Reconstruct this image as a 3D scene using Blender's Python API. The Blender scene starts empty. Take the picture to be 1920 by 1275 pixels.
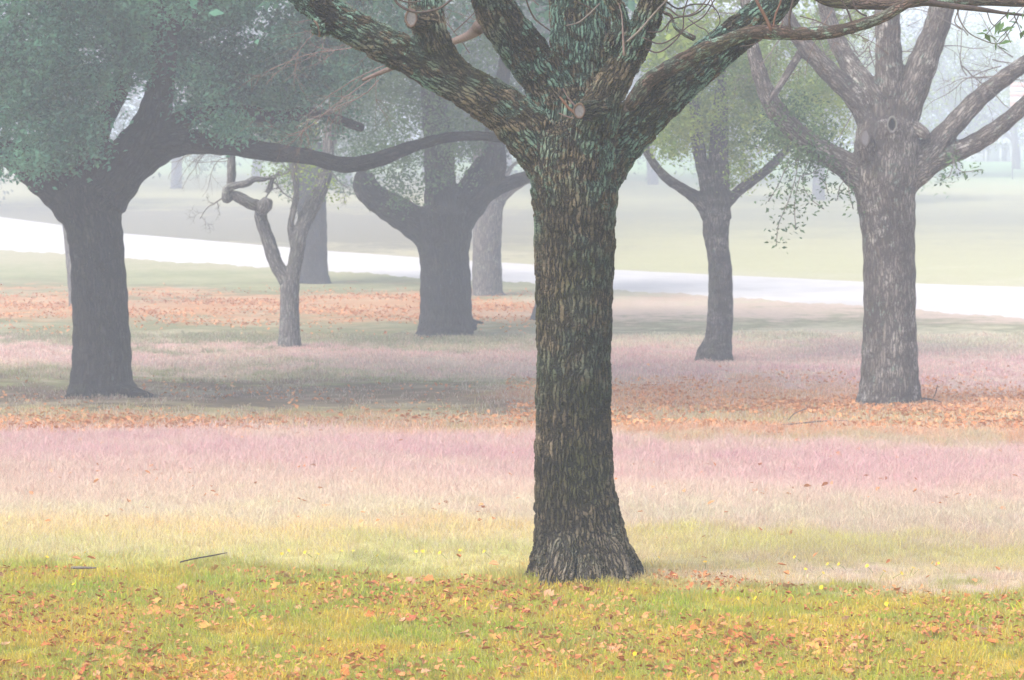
import bpy, math, random
import numpy as np
from mathutils import Vector

random.seed(7)
rng = np.random.default_rng(7)
SC = bpy.context.scene
COL = SC.collection

# ------------------------------------------------------------------ camera
FPX, HROW, ZC = 4533.0, 300.0, 2.94          # focal length in photo pixels, row of the horizon, camera height
cam = bpy.data.cameras.new('camera')
cam_o = bpy.data.objects.new('camera', cam)
COL.objects.link(cam_o)
cam_o.location = (0, 0, ZC)
cam_o.rotation_euler = (math.radians(90), 0, 0)
cam.sensor_width = 36
cam.lens = 85
cam.shift_y = (HROW - 637.5) / 1920.0
cam.clip_end = 3000
cam.dof.use_dof = True
cam.dof.focus_distance = 17.0
cam.dof.aperture_fstop = 6.3
SC.camera = cam_o

# ------------------------------------------------------------------ sky and sun (overcast, fog)
SUN_EL, SUN_ROT = math.radians(52), math.radians(-125)
world = bpy.data.worlds.new('World')
SC.world = world
world.use_nodes = True
wn, wl = world.node_tree.nodes, world.node_tree.links
wn.clear()
sky = wn.new('ShaderNodeTexSky')
sky.sky_type = 'NISHITA'
sky.sun_disc = False
sky.sun_elevation = SUN_EL
sky.sun_rotation = SUN_ROT
sky.air_density = 1.0
sky.dust_density = 4.0
sky.ozone_density = 1.0
hs = wn.new('ShaderNodeHueSaturation')
hs.inputs['Saturation'].default_value = 0.62
bg = wn.new('ShaderNodeBackground')
bg.inputs['Strength'].default_value = 0.15
wo = wn.new('ShaderNodeOutputWorld')
wl.new(sky.outputs[0], hs.inputs['Color'])
wl.new(hs.outputs[0], bg.inputs['Color'])
wl.new(bg.outputs[0], wo.inputs['Surface'])

sun = bpy.data.lights.new('sun', 'SUN')
sun.energy = 1.0
sun.angle = math.radians(25)
sun.color = (1.0, 0.93, 0.85)
sun_o = bpy.data.objects.new('sun', sun)
COL.objects.link(sun_o)
d = Vector((math.sin(SUN_ROT) * math.cos(SUN_EL), math.cos(SUN_ROT) * math.cos(SUN_EL), math.sin(SUN_EL)))
sun_o.rotation_euler = d.to_track_quat('Z', 'Y').to_euler()

SC.view_settings.view_transform = 'Standard'
SC.view_settings.look = 'None'
SC.view_settings.gamma = 1
SC.view_settings.use_curve_mapping = False
SC.view_settings.exposure = 1.5
SC.render.engine = 'CYCLES'
SC.cycles.max_bounces = 5
SC.cycles.diffuse_bounces = 3
SC.cycles.volume_bounces = 1
SC.cycles.transparent_max_bounces = 4

# ------------------------------------------------------------------ ground profile
ROWS = [(1275, 13.3), (1160, 15.2), (1075, 17.2), (1062, 18.0), (1000, 20.5), (950, 23.0), (900, 26.5), (860, 30.0),
        (830, 33.0), (800, 36.3), (770, 39.7), (745, 43.0), (710, 47.8), (670, 54.0), (630, 61.5), (600, 68.0),
        (565, 77.0), (535, 86.0), (500, 98.0), (450, 118.0), (400, 145.0), (340, 200.0), (300, 270.0)]
_ty = [-20, 0, 5, 9] + [y for _, y in ROWS] + [350, 450, 700, 1300]
_tz = [1.6, 1.35, 0.9, 0.38] + [ZC - (r - HROW) * y / FPX for r, y in ROWS] + [4.2, 5.6, 7.0, 8.0]
_dy = np.arange(-20, 1300, 0.25)
_dz = np.interp(_dy, _ty, _tz)
for _k in (9, 13, 17):
    _p = np.pad(_dz, _k // 2, mode='edge')
    _dz = np.convolve(_p, np.ones(_k) / _k, mode='valid')


def gz(x, y):
    x = np.asarray(x, float); y = np.asarray(y, float)
    z = np.interp(y, _dy, _dz)
    b = (np.sin(x * .9 + y * .31 + 1.3) * .02 + np.sin(x * .37 - y * .53) * .03 + np.sin(x * 2.3 + 1.1 * y) * .008)
    w = np.clip(1 - (y - 70) / 30, 0, 1)
    return z + b * w * np.clip((y - 6) / 8, 0.2, 1)


def gz1(x, y):
    return float(gz(x, y))


def P(px, py, Y):
    """photo pixel at distance Y -> place in the world"""
    return np.array(((px - 960) * Y / FPX, Y, ZC - (py - HROW) * Y / FPX))


_ys = np.arange(8, 400, 0.1)


def on_ground(px, row):
    X = (px - 960) * _ys / FPX
    r = HROW + (ZC - gz(X, _ys)) * FPX / _ys
    k = int(np.argmax(r <= row))
    return float(X[k]), float(_ys[k])


def row_to_y(row):
    return float(np.interp(-row, [-r for r, _ in ROWS], [y for _, y in ROWS]))


# ------------------------------------------------------------------ object helpers
def new_mesh(name, v, f, mat=None, smooth=False):
    me = bpy.data.meshes.new(name)
    v = np.asarray(v, np.float32)
    f = np.asarray(f, np.int32)
    me.vertices.add(len(v)); me.vertices.foreach_set('co', v.ravel())
    n, k = f.shape
    me.loops.add(n * k); me.loops.foreach_set('vertex_index', f.ravel())
    me.polygons.add(n); me.polygons.foreach_set('loop_start', np.arange(0, n * k, k, dtype=np.int32))
    me.polygons.foreach_set('loop_total', np.full(n, k, np.int32))
    if smooth:
        me.polygons.foreach_set('use_smooth', np.ones(n, bool))
    me.update(calc_edges=True)
    me.validate()
    if mat: me.materials.append(mat)
    return me


def link(name, data, parent=None, origin=None):
    o = bpy.data.objects.new(name, data)
    COL.objects.link(o)
    if parent is not None: o.parent = parent
    return o


def tag(o, label=None, category=None, group=None, kind=None):
    for k, v in (('label', label), ('category', category), ('group', group), ('kind', kind)):
        if v: o[k] = v
    return o


def thing(name, label, category, loc, group=None):
    o = link(name, None)
    o.location = loc
    o.empty_display_size = 0.2
    return tag(o, label, category, group)


def part(name, v, f, mat, parent, smooth=False):
    """world-space vertices become a child mesh of a thing"""
    org = np.array(parent_origin(parent))
    return link(name, new_mesh(name, np.asarray(v) - org, f, mat, smooth), parent)


def parent_origin(p):
    o = np.zeros(3)
    while p is not None:
        o += np.array(p.location); p = p.parent
    return o


# ------------------------------------------------------------------ material helpers
def mat_new(name):
    m = bpy.data.materials.new(name)
    m.use_nodes = True
    nt = m.node_tree
    nt.nodes.clear()
    out = nt.nodes.new('ShaderNodeOutputMaterial')
    b = nt.nodes.new('ShaderNodeBsdfPrincipled')
    b.inputs['Roughness'].default_value = 0.85
    b.inputs['Specular IOR Level'].default_value = 0.2
    nt.links.new(b.outputs[0], out.inputs['Surface'])
    return m, nt, b, out


class NT:
    def __init__(s, nt): s.nt = nt
    def n(s, t, **kw):
        nd = s.nt.nodes.new(t)
        for k, v in kw.items(): setattr(nd, k, v)
        return nd
    def put(s, sock, v):
        if isinstance(v, bpy.types.NodeSocket): s.nt.links.new(v, sock)
        elif v is not None:
            if sock.type == 'RGBA' and len(v) == 3: v = (*v, 1)
            sock.default_value = v
    def math(s, op, a, b=None, c=None, clamp=False):
        nd = s.n('ShaderNodeMath', operation=op, use_clamp=clamp)
        s.put(nd.inputs[0], a)
        if b is not None: s.put(nd.inputs[1], b)
        if c is not None: s.put(nd.inputs[2], c)
        return nd.outputs[0]
    def vmath(s, op, a, b):
        nd = s.n('ShaderNodeVectorMath', operation=op)
        s.put(nd.inputs[0], a); s.put(nd.inputs[1], b)
        return nd.outputs[0]
    def noise(s, vec, scale, detail=3, rough=0.55, col=False):
        nd = s.n('ShaderNodeTexNoise')
        s.put(nd.inputs['Vector'], vec)
        nd.inputs['Scale'].default_value = scale; nd.inputs['Detail'].default_value = detail
        nd.inputs['Roughness'].default_value = rough
        return nd.outputs['Color' if col else 'Fac']
    def mix(s, f, a, b, mode='MIX'):
        nd = s.n('ShaderNodeMix', data_type='RGBA', blend_type=mode)
        s.put(nd.inputs['Factor'], f); s.put(nd.inputs['A'], a); s.put(nd.inputs['B'], b)
        return nd.outputs['Result']
    def step(s, v, lo, hi, a=0.0, b=1.0):
        nd = s.n('ShaderNodeMapRange', interpolation_type='SMOOTHSTEP')
        s.put(nd.inputs['Value'], v)
        nd.inputs['From Min'].default_value = lo; nd.inputs['From Max'].default_value = hi
        nd.inputs['To Min'].default_value = a; nd.inputs['To Max'].default_value = b
        return nd.outputs['Result']
    def ramp(s, f, stops):
        nd = s.n('ShaderNodeValToRGB')
        s.put(nd.inputs[0], f)
        e = nd.color_ramp.elements
        while len(e) > 1: e.remove(e[-1])
        e[0].position = stops[0][0]; e[0].color = (*stops[0][1], 1)
        for p_, c in stops[1:]:
            k = e.new(p_); k.color = (*c, 1)
        return nd.outputs[0]


# ground cover colour, with tree shade painted into some bands, as a function of the place (shared by the soil sheet and by the grass that grows on it)
LAWN_G, LAWN_Y = (.21, .36, .02), (.55, .42, .05)
STRAW = (.66, .52, .23)
MINT = (.53, .52, .36)
PINK = (.57, .39, .37)
PINKD = (.50, .285, .32)
PINKS = (.59, .46, .38)
LITTER = (.52, .25, .11)
OLIVE = (.38, .34, .14)
SHADED_EARTH = (.105, .068, .04)  # bare earth, darkened to include the shade under the left crown
SHADED_GRN = (.13, .17, .07)  # green turf with the dark of tree shade put into the colour
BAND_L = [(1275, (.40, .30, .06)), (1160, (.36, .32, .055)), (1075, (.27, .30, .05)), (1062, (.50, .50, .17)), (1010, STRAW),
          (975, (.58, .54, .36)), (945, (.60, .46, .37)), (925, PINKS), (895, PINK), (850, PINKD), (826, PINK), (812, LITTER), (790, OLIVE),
          (772, SHADED_EARTH), (735, SHADED_EARTH), (716, (.20, .25, .06)), (702, PINKS), (685, PINK), (662, PINK), (652, SHADED_GRN),
          (622, SHADED_GRN), (595, LITTER), (566, LITTER), (552, SHADED_GRN), (528, (.24, .29, .13)), (490, (.42, .40, .25)), (462, (.12, .13, .09)), (405, (.13, .14, .10)), (385, (.38, .38, .18)), (345, (.38, .40, .18)), (318, (.20, .40, .13))]  # dark stops beyond the road paint the shade on the field
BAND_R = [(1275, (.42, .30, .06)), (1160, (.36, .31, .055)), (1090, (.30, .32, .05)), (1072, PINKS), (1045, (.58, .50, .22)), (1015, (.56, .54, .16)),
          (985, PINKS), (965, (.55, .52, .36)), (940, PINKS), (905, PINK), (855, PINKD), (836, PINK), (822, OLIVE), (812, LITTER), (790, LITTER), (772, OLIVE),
          (755, LITTER), (728, LITTER), (710, PINK), (690, PINKD), (660, PINK), (640, PINKS), (622, MINT), (600, SHADED_GRN), (585, PINKS), (560, PINKS),
          (545, MINT), (500, (.42, .44, .22)), (450, (.36, .37, .18)), (400, (.15, .18, .11)), (355, (.38, .40, .18)), (315, (.18, .42, .13))]  # grey-green stop past the road has shade painted in
LG = math.log(30)


def zone_colour(q):
    geo = q.n('ShaderNodeNewGeometry')
    sep = q.n('ShaderNodeSeparateXYZ'); q.put(sep.inputs[0], geo.outputs['Position'])
    X, Y = sep.outputs[0], sep.outputs[1]
    flat = q.n('ShaderNodeCombineXYZ')
    q.put(flat.inputs[0], q.math('MULTIPLY', X, 0.7)); q.put(flat.inputs[1], Y)
    flat = flat.outputs[0]
    w1 = q.math('SUBTRACT', q.noise(flat, 0.22, 3), 0.5)
    w2 = q.math('SUBTRACT', q.noise(geo.outputs['Position'], 1.6, 4), 0.5)
    Yr = q.math('ADD', Y, q.math('MULTIPLY', X, 0.22))
    wa = q.math('ADD', q.math('MULTIPLY', w1, 0.30), q.math('MULTIPLY', w2, 0.26))
    Yw = q.math('MULTIPLY', Yr, q.math('ADD', wa, 1.0))
    t = q.math('DIVIDE', q.math('LOGARITHM', q.math('DIVIDE', Yw, 10.0), math.e), LG, clamp=True)
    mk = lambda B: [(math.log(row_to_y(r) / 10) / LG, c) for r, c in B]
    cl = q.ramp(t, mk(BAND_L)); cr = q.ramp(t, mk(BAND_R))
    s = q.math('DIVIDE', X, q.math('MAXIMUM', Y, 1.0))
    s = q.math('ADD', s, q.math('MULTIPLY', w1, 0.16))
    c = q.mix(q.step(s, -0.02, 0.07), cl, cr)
    # lawn: blotches of green and dry yellow
    blot = q.noise(geo.outputs['Position'], 1.3, 4, .6)
    lawn = q.mix(q.step(blot, .38, .62), LAWN_G, LAWN_Y)
    c = q.mix(q.math('MULTIPLY', q.step(Yr, 17.6, 16.6), .62), c, lawn)
    b5 = q.noise(geo.outputs['Position'], 4.5, 4, .65)
    c = q.mix(q.math('MULTIPLY', q.step(Yr, 17.8, 17.0), q.step(b5, .52, .66, 0, .7)), c, (.12, .22, .03))
    # soft blotches of bleached and of reddish grass everywhere else
    far_ = q.step(Y, 17, 20)
    b2 = q.noise(flat, 0.55, 5, .65)
    c = q.mix(q.math('MULTIPLY', q.math('MULTIPLY', q.step(b2, .45, .68), .45), q.math('MULTIPLY', far_, q.step(Y, 95, 80))), c, (.60, .54, .38))
    b3 = q.noise(q.vmath('ADD', flat, (31.0, 7.0, 0.0)), 0.8, 5, .65)
    c = q.mix(q.math('MULTIPLY', q.math('MULTIPLY', q.step(b3, .5, .7), .40), q.math('MULTIPLY', far_, q.step(Y, 95, 80))), c, PINKS)
    b4 = q.noise(geo.outputs['Position'], 5.5, 4, .7)
    c = q.mix(q.math('MULTIPLY', q.step(b4, .5, .75), .35), c, (.5, .3, .12))
    return c, geo.outputs['Position'], X, Y


def m_ground():
    m, nt, b, out = mat_new('ground_soil_and_turf')
    q = NT(nt)
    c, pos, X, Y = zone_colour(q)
    n = q.noise(pos, 28, 5, .7)
    c = q.mix(q.step(n, .3, .75, .55, 0.0), c, (.13, .09, .05))
    n2 = q.noise(pos, 4, 5, .7)
    c = q.mix(q.step(n2, .35, .7, .25, 0), c, (.2, .16, .08))
    q.put(b.inputs['Base Color'], c)
    bp = q.n('ShaderNodeBump'); bp.inputs['Distance'].default_value = .03; bp.inputs['Strength'].default_value = .6
    q.put(bp.inputs['Height'], q.noise(pos, 22, 5, .7)); q.put(b.inputs['Normal'], bp.outputs[0])
    b.inputs['Roughness'].default_value = 1
    return m


def m_grass(name, vary=.35, tip=(.75, .62, .4), tipf=.3, dead=(.3, .15, .1)):
    m, nt, b, out = mat_new(name)
    q = NT(nt)
    c, pos, X, Y = zone_colour(q)
    geo = q.n('ShaderNodeNewGeometry')
    oi = q.n('ShaderNodeObjectInfo')
    h = q.n('ShaderNodeHueSaturation')
    q.put(h.inputs['Color'], c)
    r1, r2 = geo.outputs['Random Per Island'], oi.outputs['Random']
    q.put(h.inputs['Value'], q.math('ADD', q.math('MULTIPLY', r1, vary * 1.6), 1.12 - vary * .8))
    q.put(h.inputs['Hue'], q.math('ADD', q.math('MULTIPLY', r2, .03), .485))
    q.put(h.inputs['Saturation'], q.math('ADD', q.math('MULTIPLY', r1, .3), .85))
    at = q.n('ShaderNodeAttribute', attribute_name='tipw')
    c = q.mix(q.math('MULTIPLY', q.step(r1, .76, .78), .7), h.outputs[0], dead)
    c = q.mix(q.math('MULTIPLY', q.step(r1, .22, .20), .50), c, tip)
    c = q.mix(q.math('MULTIPLY', at.outputs['Fac'], tipf), c, tip)
    q.put(b.inputs['Base Color'], c)
    b.inputs['Roughness'].default_value = .9
    # thin blades let light through
    tr = q.n('ShaderNodeBsdfTranslucent'); q.put(tr.inputs['Color'], c)
    mx = q.n('ShaderNodeMixShader'); mx.inputs[0].default_value = .35
    q.put(mx.inputs[1], b.outputs[0]); q.put(mx.inputs[2], tr.outputs[0])
    q.put(out.inputs['Surface'], mx.outputs[0])
    return m


def m_plain(name, c, c2=None, scale=8, rough=.85, island=False, transl=0.0):
    m, nt, b, out = mat_new(name)
    q = NT(nt)
    geo = q.n('ShaderNodeNewGeometry')
    if island: f = q.math('ADD', q.math('MULTIPLY', geo.outputs['Random Per Island'], .45), q.math('MULTIPLY', q.step(q.noise(geo.outputs['Position'], .9, 4, .65), .42, .62), .55))  # coarse noise varies leaf clumps, island value varies single leaves
    else: f = q.step(q.noise(geo.outputs['Position'], scale, 4, .65), .3, .7)
    col = q.mix(f, c, c2 or c)
    q.put(b.inputs['Base Color'], col)
    b.inputs['Roughness'].default_value = rough
    if transl:
        tr = q.n('ShaderNodeBsdfTranslucent'); q.put(tr.inputs['Color'], col)
        mx = q.n('ShaderNodeMixShader'); mx.inputs[0].default_value = transl
        q.put(mx.inputs[1], b.outputs[0]); q.put(mx.inputs[2], tr.outputs[0])
        q.put(out.inputs['Surface'], mx.outputs[0])
    return m


def m_bark(name, deep, ridge, ridge2, moss, lichen, cell=.034, disp=.0, moss_lo=.5, lich_lo=.56, lich_z=None, patch=None, bumpd=.03, white=0.0, pv_=(.55, .55, 3.4), foot=None):
    m, nt, b, out = mat_new(name)
    q = NT(nt)
    at = q.n('ShaderNodeAttribute', attribute_name='bark'); V = at.outputs['Vector']
    geo = q.n('ShaderNodeNewGeometry'); pos = geo.outputs['Position']
    # wander the furrows
    wn_ = q.n('ShaderNodeVectorMath', operation='SUBTRACT')
    rot = q.n('ShaderNodeMapping'); q.put(rot.inputs[0], V); rot.inputs['Rotation'].default_value = (.62, .48, .35)
    V = rot.outputs[0]
    q.put(wn_.inputs[0], q.noise(V, .30 / cell, 3, .55, col=True)); wn_.inputs[1].default_value = (.5, .5, .5)
    Vw = q.vmath('ADD', at.outputs['Vector'], q.vmath('MULTIPLY', wn_.outputs[0], (cell * 1.7, cell * 1.7, cell * 1.4)))
    wn2 = q.n('ShaderNodeVectorMath', operation='SUBTRACT')
    q.put(wn2.inputs[0], q.noise(V, 1.3 / cell, 2, .55, col=True)); wn2.inputs[1].default_value = (.5, .5, .5)
    Vw = q.vmath('ADD', Vw, q.vmath('MULTIPLY', wn2.outputs[0], (cell * .7, cell * .7, cell * .7)))
    Vs = q.vmath('MULTIPLY', Vw, (1 / cell, 1 / cell, 1 / (cell * 7.5)))
    vo = q.n('ShaderNodeTexVoronoi', feature='DISTANCE_TO_EDGE', voronoi_dimensions='3D')
    q.put(vo.inputs['Vector'], Vs); vo.inputs['Scale'].default_value = 1; vo.inputs['Randomness'].default_value = 1
    vc = q.n('ShaderNodeTexVoronoi', feature='F1', voronoi_dimensions='3D')
    q.put(vc.inputs['Vector'], Vs); vc.inputs['Scale'].default_value = 1
    cellr = q.n('ShaderNodeSeparateColor'); q.put(cellr.inputs[0], vc.outputs['Color'])
    plate = q.step(vo.outputs['Distance'], 0.01, 0.26)
    # short cross cracks break the ridges into plates
    Vc = q.vmath('MULTIPLY', Vw, (1 / (cell * 1.7), 1 / (cell * 1.7), 1 / (cell * 1.3)))
    v2 = q.n('ShaderNodeTexVoronoi', feature='DISTANCE_TO_EDGE', voronoi_dimensions='3D')
    q.put(v2.inputs['Vector'], Vc); v2.inputs['Scale'].default_value = 1
    crack = q.step(v2.outputs['Distance'], 0.0, 0.10, .75, 1)
    fine = q.noise(V, 1 / cell * 2.4, 4, .7)
    hgt = q.math('ADD', q.math('MULTIPLY', q.math('MULTIPLY', plate, crack), q.math('ADD', q.math('MULTIPLY', cellr.outputs[0], .45), .6)),
                 q.math('MULTIPLY', fine, .35))
    hgt = q.math('ADD', hgt, q.math('MULTIPLY', q.noise(pos, 2.5 * .03 / cell * 2, 3, .5), .7))
    # colour
    c = q.mix(q.step(cellr.outputs[1], .35, .9), ridge, ridge2)
    c = q.mix(q.step(fine, .35, .7, .45, 0), c, deep)
    big = q.noise(pos, 1.7, 4, .6)
    if patch:   # weathered horizontal bands round the trunk
        ps = q.vmath('MULTIPLY', pos, pv_)
        pn = q.noise(ps, 1.6, 5, .65)
        c = q.mix(q.step(pn, .50, .64, 0, .75), c, patch)
        c = q.mix(q.step(pn, .47, .36, 0, .75), c, deep)
    c = q.mix(q.step(big, moss_lo, moss_lo + .16, 0, .7), c, moss)
    ln = q.noise(pos, 6, 5, .72)
    l2 = q.noise(pos, 1.1, 2, .5)
    lf = q.math('MULTIPLY', q.step(ln, lich_lo, lich_lo + .07), q.step(l2, .38, .58))
    if lich_z:
        sp = q.n('ShaderNodeSeparateXYZ'); q.put(sp.inputs[0], pos)
        lf = q.math('MULTIPLY', lf, q.step(sp.outputs[2], lich_z[0], lich_z[1], .22, 1))
    c = q.mix(lf, c, lichen)
    if foot:
        sf = q.n('ShaderNodeSeparateXYZ'); q.put(sf.inputs[0], pos)
        ff = q.math('MULTIPLY', q.step(sf.outputs[2], foot, foot - .4), q.step(q.noise(pos, 5, 4, .7), .42, .6))
        c = q.mix(q.math('MULTIPLY', ff, .5), c, (.30, .26, .21))
    if white:
        c = q.mix(q.math('MULTIPLY', q.step(q.noise(pos, 2.6, 5, .7), .55, .66), white), c, (.5, .48, .45))
    c = q.mix(q.math('MULTIPLY', q.math('SUBTRACT', 1.0, plate), .88), c, deep)
    q.put(b.inputs['Base Color'], c)
    b.inputs['Roughness'].default_value = .9
    bp = q.n('ShaderNodeBump'); bp.inputs['Distance'].default_value = bumpd; bp.inputs['Strength'].default_value = 1 if not disp else .55
    q.put(bp.inputs['Height'], hgt)
    q.put(b.inputs['Normal'], bp.outputs[0])
    if disp:
        dn = q.n('ShaderNodeDisplacement'); dn.inputs['Scale'].default_value = disp; dn.inputs['Midlevel'].default_value = .9
        q.put(dn.inputs['Height'], hgt); q.put(out.inputs['Displacement'], dn.outputs[0])
        m.displacement_method = 'BOTH'
    return m


M = {}
M['ground'] = m_ground()
M['lawn'] = m_grass('lawn_grass_blades', .8, (.68, .58, .22), .25, (.48, .24, .07))
M['tall'] = m_grass('dry_grass_blades', .75, (.80, .70, .58), .25, (.30, .13, .12))
M['wisp'] = m_grass('seedhead_wisps', .8, (.42, .17, .20), .75, (.20, .08, .07))
M['road'] = m_plain('pale_wet_road', (.50, .475, .45), (.40, .38, .36), .35, .6)
M['bark_near'] = m_bark('dark_lichened_bark', (.007, .006, .005), (.095, .075, .046), (.17, .13, .088), (.055, .062, .02), (.17, .29, .23),
                        cell=.0245, disp=.018, lich_lo=.465, moss_lo=.50, lich_z=(1.9, 3.1), patch=(.25, .195, .13), foot=.5, pv_=(.9, .9, 2.6))
M['bark_smooth'] = m_bark('smooth_lichened_branch_bark', (.03, .022, .018), (.13, .09, .07), (.28, .18, .15), (.08, .085, .03), (.22, .33, .26),
                          cell=.02, lich_lo=.50, moss_lo=.52, bumpd=.008)
M['bark_dark'] = m_bark('dark_oak_bark', (.010, .009, .010), (.036, .032, .034), (.052, .046, .044), (.036, .038, .026), (.07, .08, .07), cell=.06)
M['bark_grey'] = m_bark('grey_oak_bark', (.045, .036, .034), (.15, .125, .11), (.24, .21, .185), (.11, .115, .07), (.20, .25, .21),
                        cell=.042, patch=(.36, .33, .30), moss_lo=.60, white=.7, pv_=(1.1, 1.1, .8))
M['bark_pale'] = m_bark('pale_grey_bark', (.07, .065, .065), (.20, .19, .18), (.28, .265, .25), (.15, .16, .12), (.30, .32, .29), cell=.06)
M['bark_mid'] = m_bark('weathered_grey_brown_bark', (.03, .025, .025), (.085, .075, .07), (.14, .125, .115), (.07, .08, .05), (.14, .17, .14), cell=.045, patch=(.20, .185, .17), white=.4)
M['twig_red'] = m_plain('reddish_twig_bark', (.13, .085, .08), (.20, .155, .14), 30)
M['twig_dark'] = m_plain('dark_twig_bark', (.045, .035, .035), (.10, .07, .06), 30)
M['twig_orange'] = m_plain('orange_shoot_bark', (.13, .065, .042), (.17, .09, .06), 30)
M['twig_grey'] = m_plain('grey_twig_bark', (.12, .10, .09), (.2, .17, .15), 10)
M['cut'] = m_plain('weathered_cut_wood', (.09, .088, .095), (.15, .14, .145), 60)
M['callus'] = m_plain('callus_rim_wood', (.11, .068, .05), (.08, .055, .04), 50)
M['hole'] = m_plain('hollow_dark_wood', (.015, .012, .01), (.03, .025, .02), 40)
M['leaf_blue'] = m_plain('evergreen_leaves', (.018, .08, .055), (.17, .41, .26), island=True, transl=.25, rough=.6)  # wide dark-to-light range also paints lit and shaded clumps into the leaves
M['leaf_green'] = m_plain('fresh_oak_leaves', (.03, .08, .03), (.13, .22, .08), island=True, transl=.3, rough=.6)
M['leaf_yellow'] = m_plain('yellowing_leaves', (.11, .22, .04), (.36, .44, .08), island=True, transl=.3, rough=.6)
M['leaf_far'] = m_plain('far_tree_leaves', (.025, .05, .04), (.085, .12, .075), island=True, transl=.2)
M['leaf_rust'] = m_plain('rusty_far_leaves', (.12, .09, .06), (.2, .16, .09), island=True, transl=.2)
LITTERM = [m_plain('orange_brown_dead_leaf', (.55, .19, .05), (.42, .15, .05), 25, .7, transl=.15),
           m_plain('pale_tan_dead_leaf', (.52, .30, .17), (.44, .24, .13), 25, .7, transl=.15),
           m_plain('rust_red_dead_leaf', (.42, .12, .05), (.30, .09, .04), 25, .7, transl=.15),
           m_plain('yellow_ochre_dead_leaf', (.52, .31, .08), (.46, .24, .07), 25, .7, transl=.15),
           m_plain('dark_brown_dead_leaf', (.20, .10, .05), (.28, .14, .08), 25, .7, transl=.15)]
M['litter_mix'] = m_plain('mixed_dead_leaves', (.34, .11, .035), (.62, .31, .13), island=True, rough=.8, transl=.15)
M['litter_far'] = m_plain('damp_dead_leaves', (.42, .15, .05), (.68, .36, .17), island=True, rough=.8, transl=.15)
M['petal'] = m_plain('yellow_petals', (.85, .62, .02), (.8, .5, .02), 40)
M['stem'] = m_plain('green_stem', (.15, .22, .05), (.2, .27, .07), 40)
M['white'] = m_plain('white_painted_boards', (.72, .72, .72), (.62, .62, .62), .5)
M['grey'] = m_plain('grey_opening', (.28, .28, .30), (.22, .22, .24), .5)
M['orange'] = m_plain('orange_paint', (.68, .34, .24), (.62, .30, .22), .5)

# ------------------------------------------------------------------ ground sheet
ys = np.unique(np.concatenate([np.arange(-20, 12, 2.0), np.arange(12, 110, .35), np.arange(110, 300, 2.5), np.arange(300, 1250, 25.0)]))
xs = np.unique(np.concatenate([np.arange(-40, 40.1, .6), np.arange(40, 130, 6.0), -np.arange(40, 130, 6.0), np.arange(130, 620, 40.0), -np.arange(130, 620, 40.0)]))
gx, gy = np.meshgrid(xs, ys)
gv = np.stack([gx, gy, gz(gx, gy)], -1).reshape(-1, 3)
nx, ny = len(xs), len(ys)
ii = (np.arange(ny - 1)[:, None] * nx + np.arange(nx - 1)[None]).ravel()
gf = np.stack([ii, ii + 1, ii + nx + 1, ii + nx], -1)
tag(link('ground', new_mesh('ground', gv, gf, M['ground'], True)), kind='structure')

# ------------------------------------------------------------------ road
near = [(-420, 440), (-200, 455), (0, 470), (230, 487), (620, 509), (780, 521), (1000, 533), (1150, 545), (1320, 556), (1620, 576), (1800, 590), (1920, 598), (2250, 625)]
far = [(-420, 360), (-200, 383), (0, 405), (230, 436), (620, 470), (790, 482), (1000, 495), (1150, 505), (1450, 519), (1620, 527), (1920, 537), (2250, 548)]
rx = np.linspace(-420, 2250, 420)
A = np.array([on_ground(x, np.interp(x, *zip(*near)) + 1.4 * math.sin(x * .043) + 1.0 * math.sin(x * .17 + 1) + .8 * math.sin(x * .61)) for x in rx])
B = np.array([on_ground(x, np.interp(x, *zip(*far))) for x in rx])
rv = []
for k in range(17):
    t = k / 16
    Q = A * (1 - t) + B * t
    rv.append(np.stack([Q[:, 0], Q[:, 1], gz(Q[:, 0], Q[:, 1]) + .03 - (.06 if k in (0, 16) else 0)], -1))
rv = np.array(rv).reshape(-1, 3)
nr = len(rx)
ii = (np.arange(16)[:, None] * nr + np.arange(nr - 1)[None]).ravel()
tag(link('road', new_mesh('road', rv, np.stack([ii, ii + 1, ii + nr + 1, ii + nr], -1), M['road'], True)), kind='structure')


# ------------------------------------------------------------------ tubes
def catmull(pts, n):
    p = np.asarray(pts, float)
    p = np.vstack([2 * p[0] - p[1], p, 2 * p[-1] - p[-2]])
    out = []
    for i in range(1, len(p) - 2):
        a, b, c, d_ = p[i - 1], p[i], p[i + 1], p[i + 2]
        for t in np.linspace(0, 1, n, endpoint=False):
            out.append(.5 * ((2 * b) + (-a + c) * t + (2 * a - 5 * b + 4 * c - d_) * t * t + (-a + 3 * b - 3 * c + d_) * t ** 3))
    out.append(p[-2])
    return np.array(out)


def frames(c):
    t = np.gradient(c, axis=0)
    t /= np.linalg.norm(t, axis=1)[:, None] + 1e-9
    ref = np.array((0., -1., 0.)) if abs(t[0][1]) < .9 else np.array((1., 0, 0))
    n = np.cross(t[0], ref); n /= np.linalg.norm(n)
    N = [n]
    for k in range(1, len(c)):
        n = N[-1] - t[k] * np.dot(N[-1], t[k]); n /= np.linalg.norm(n) + 1e-9
        N.append(n)
    N = np.array(N)
    return t, N, np.cross(t, N)


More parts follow.
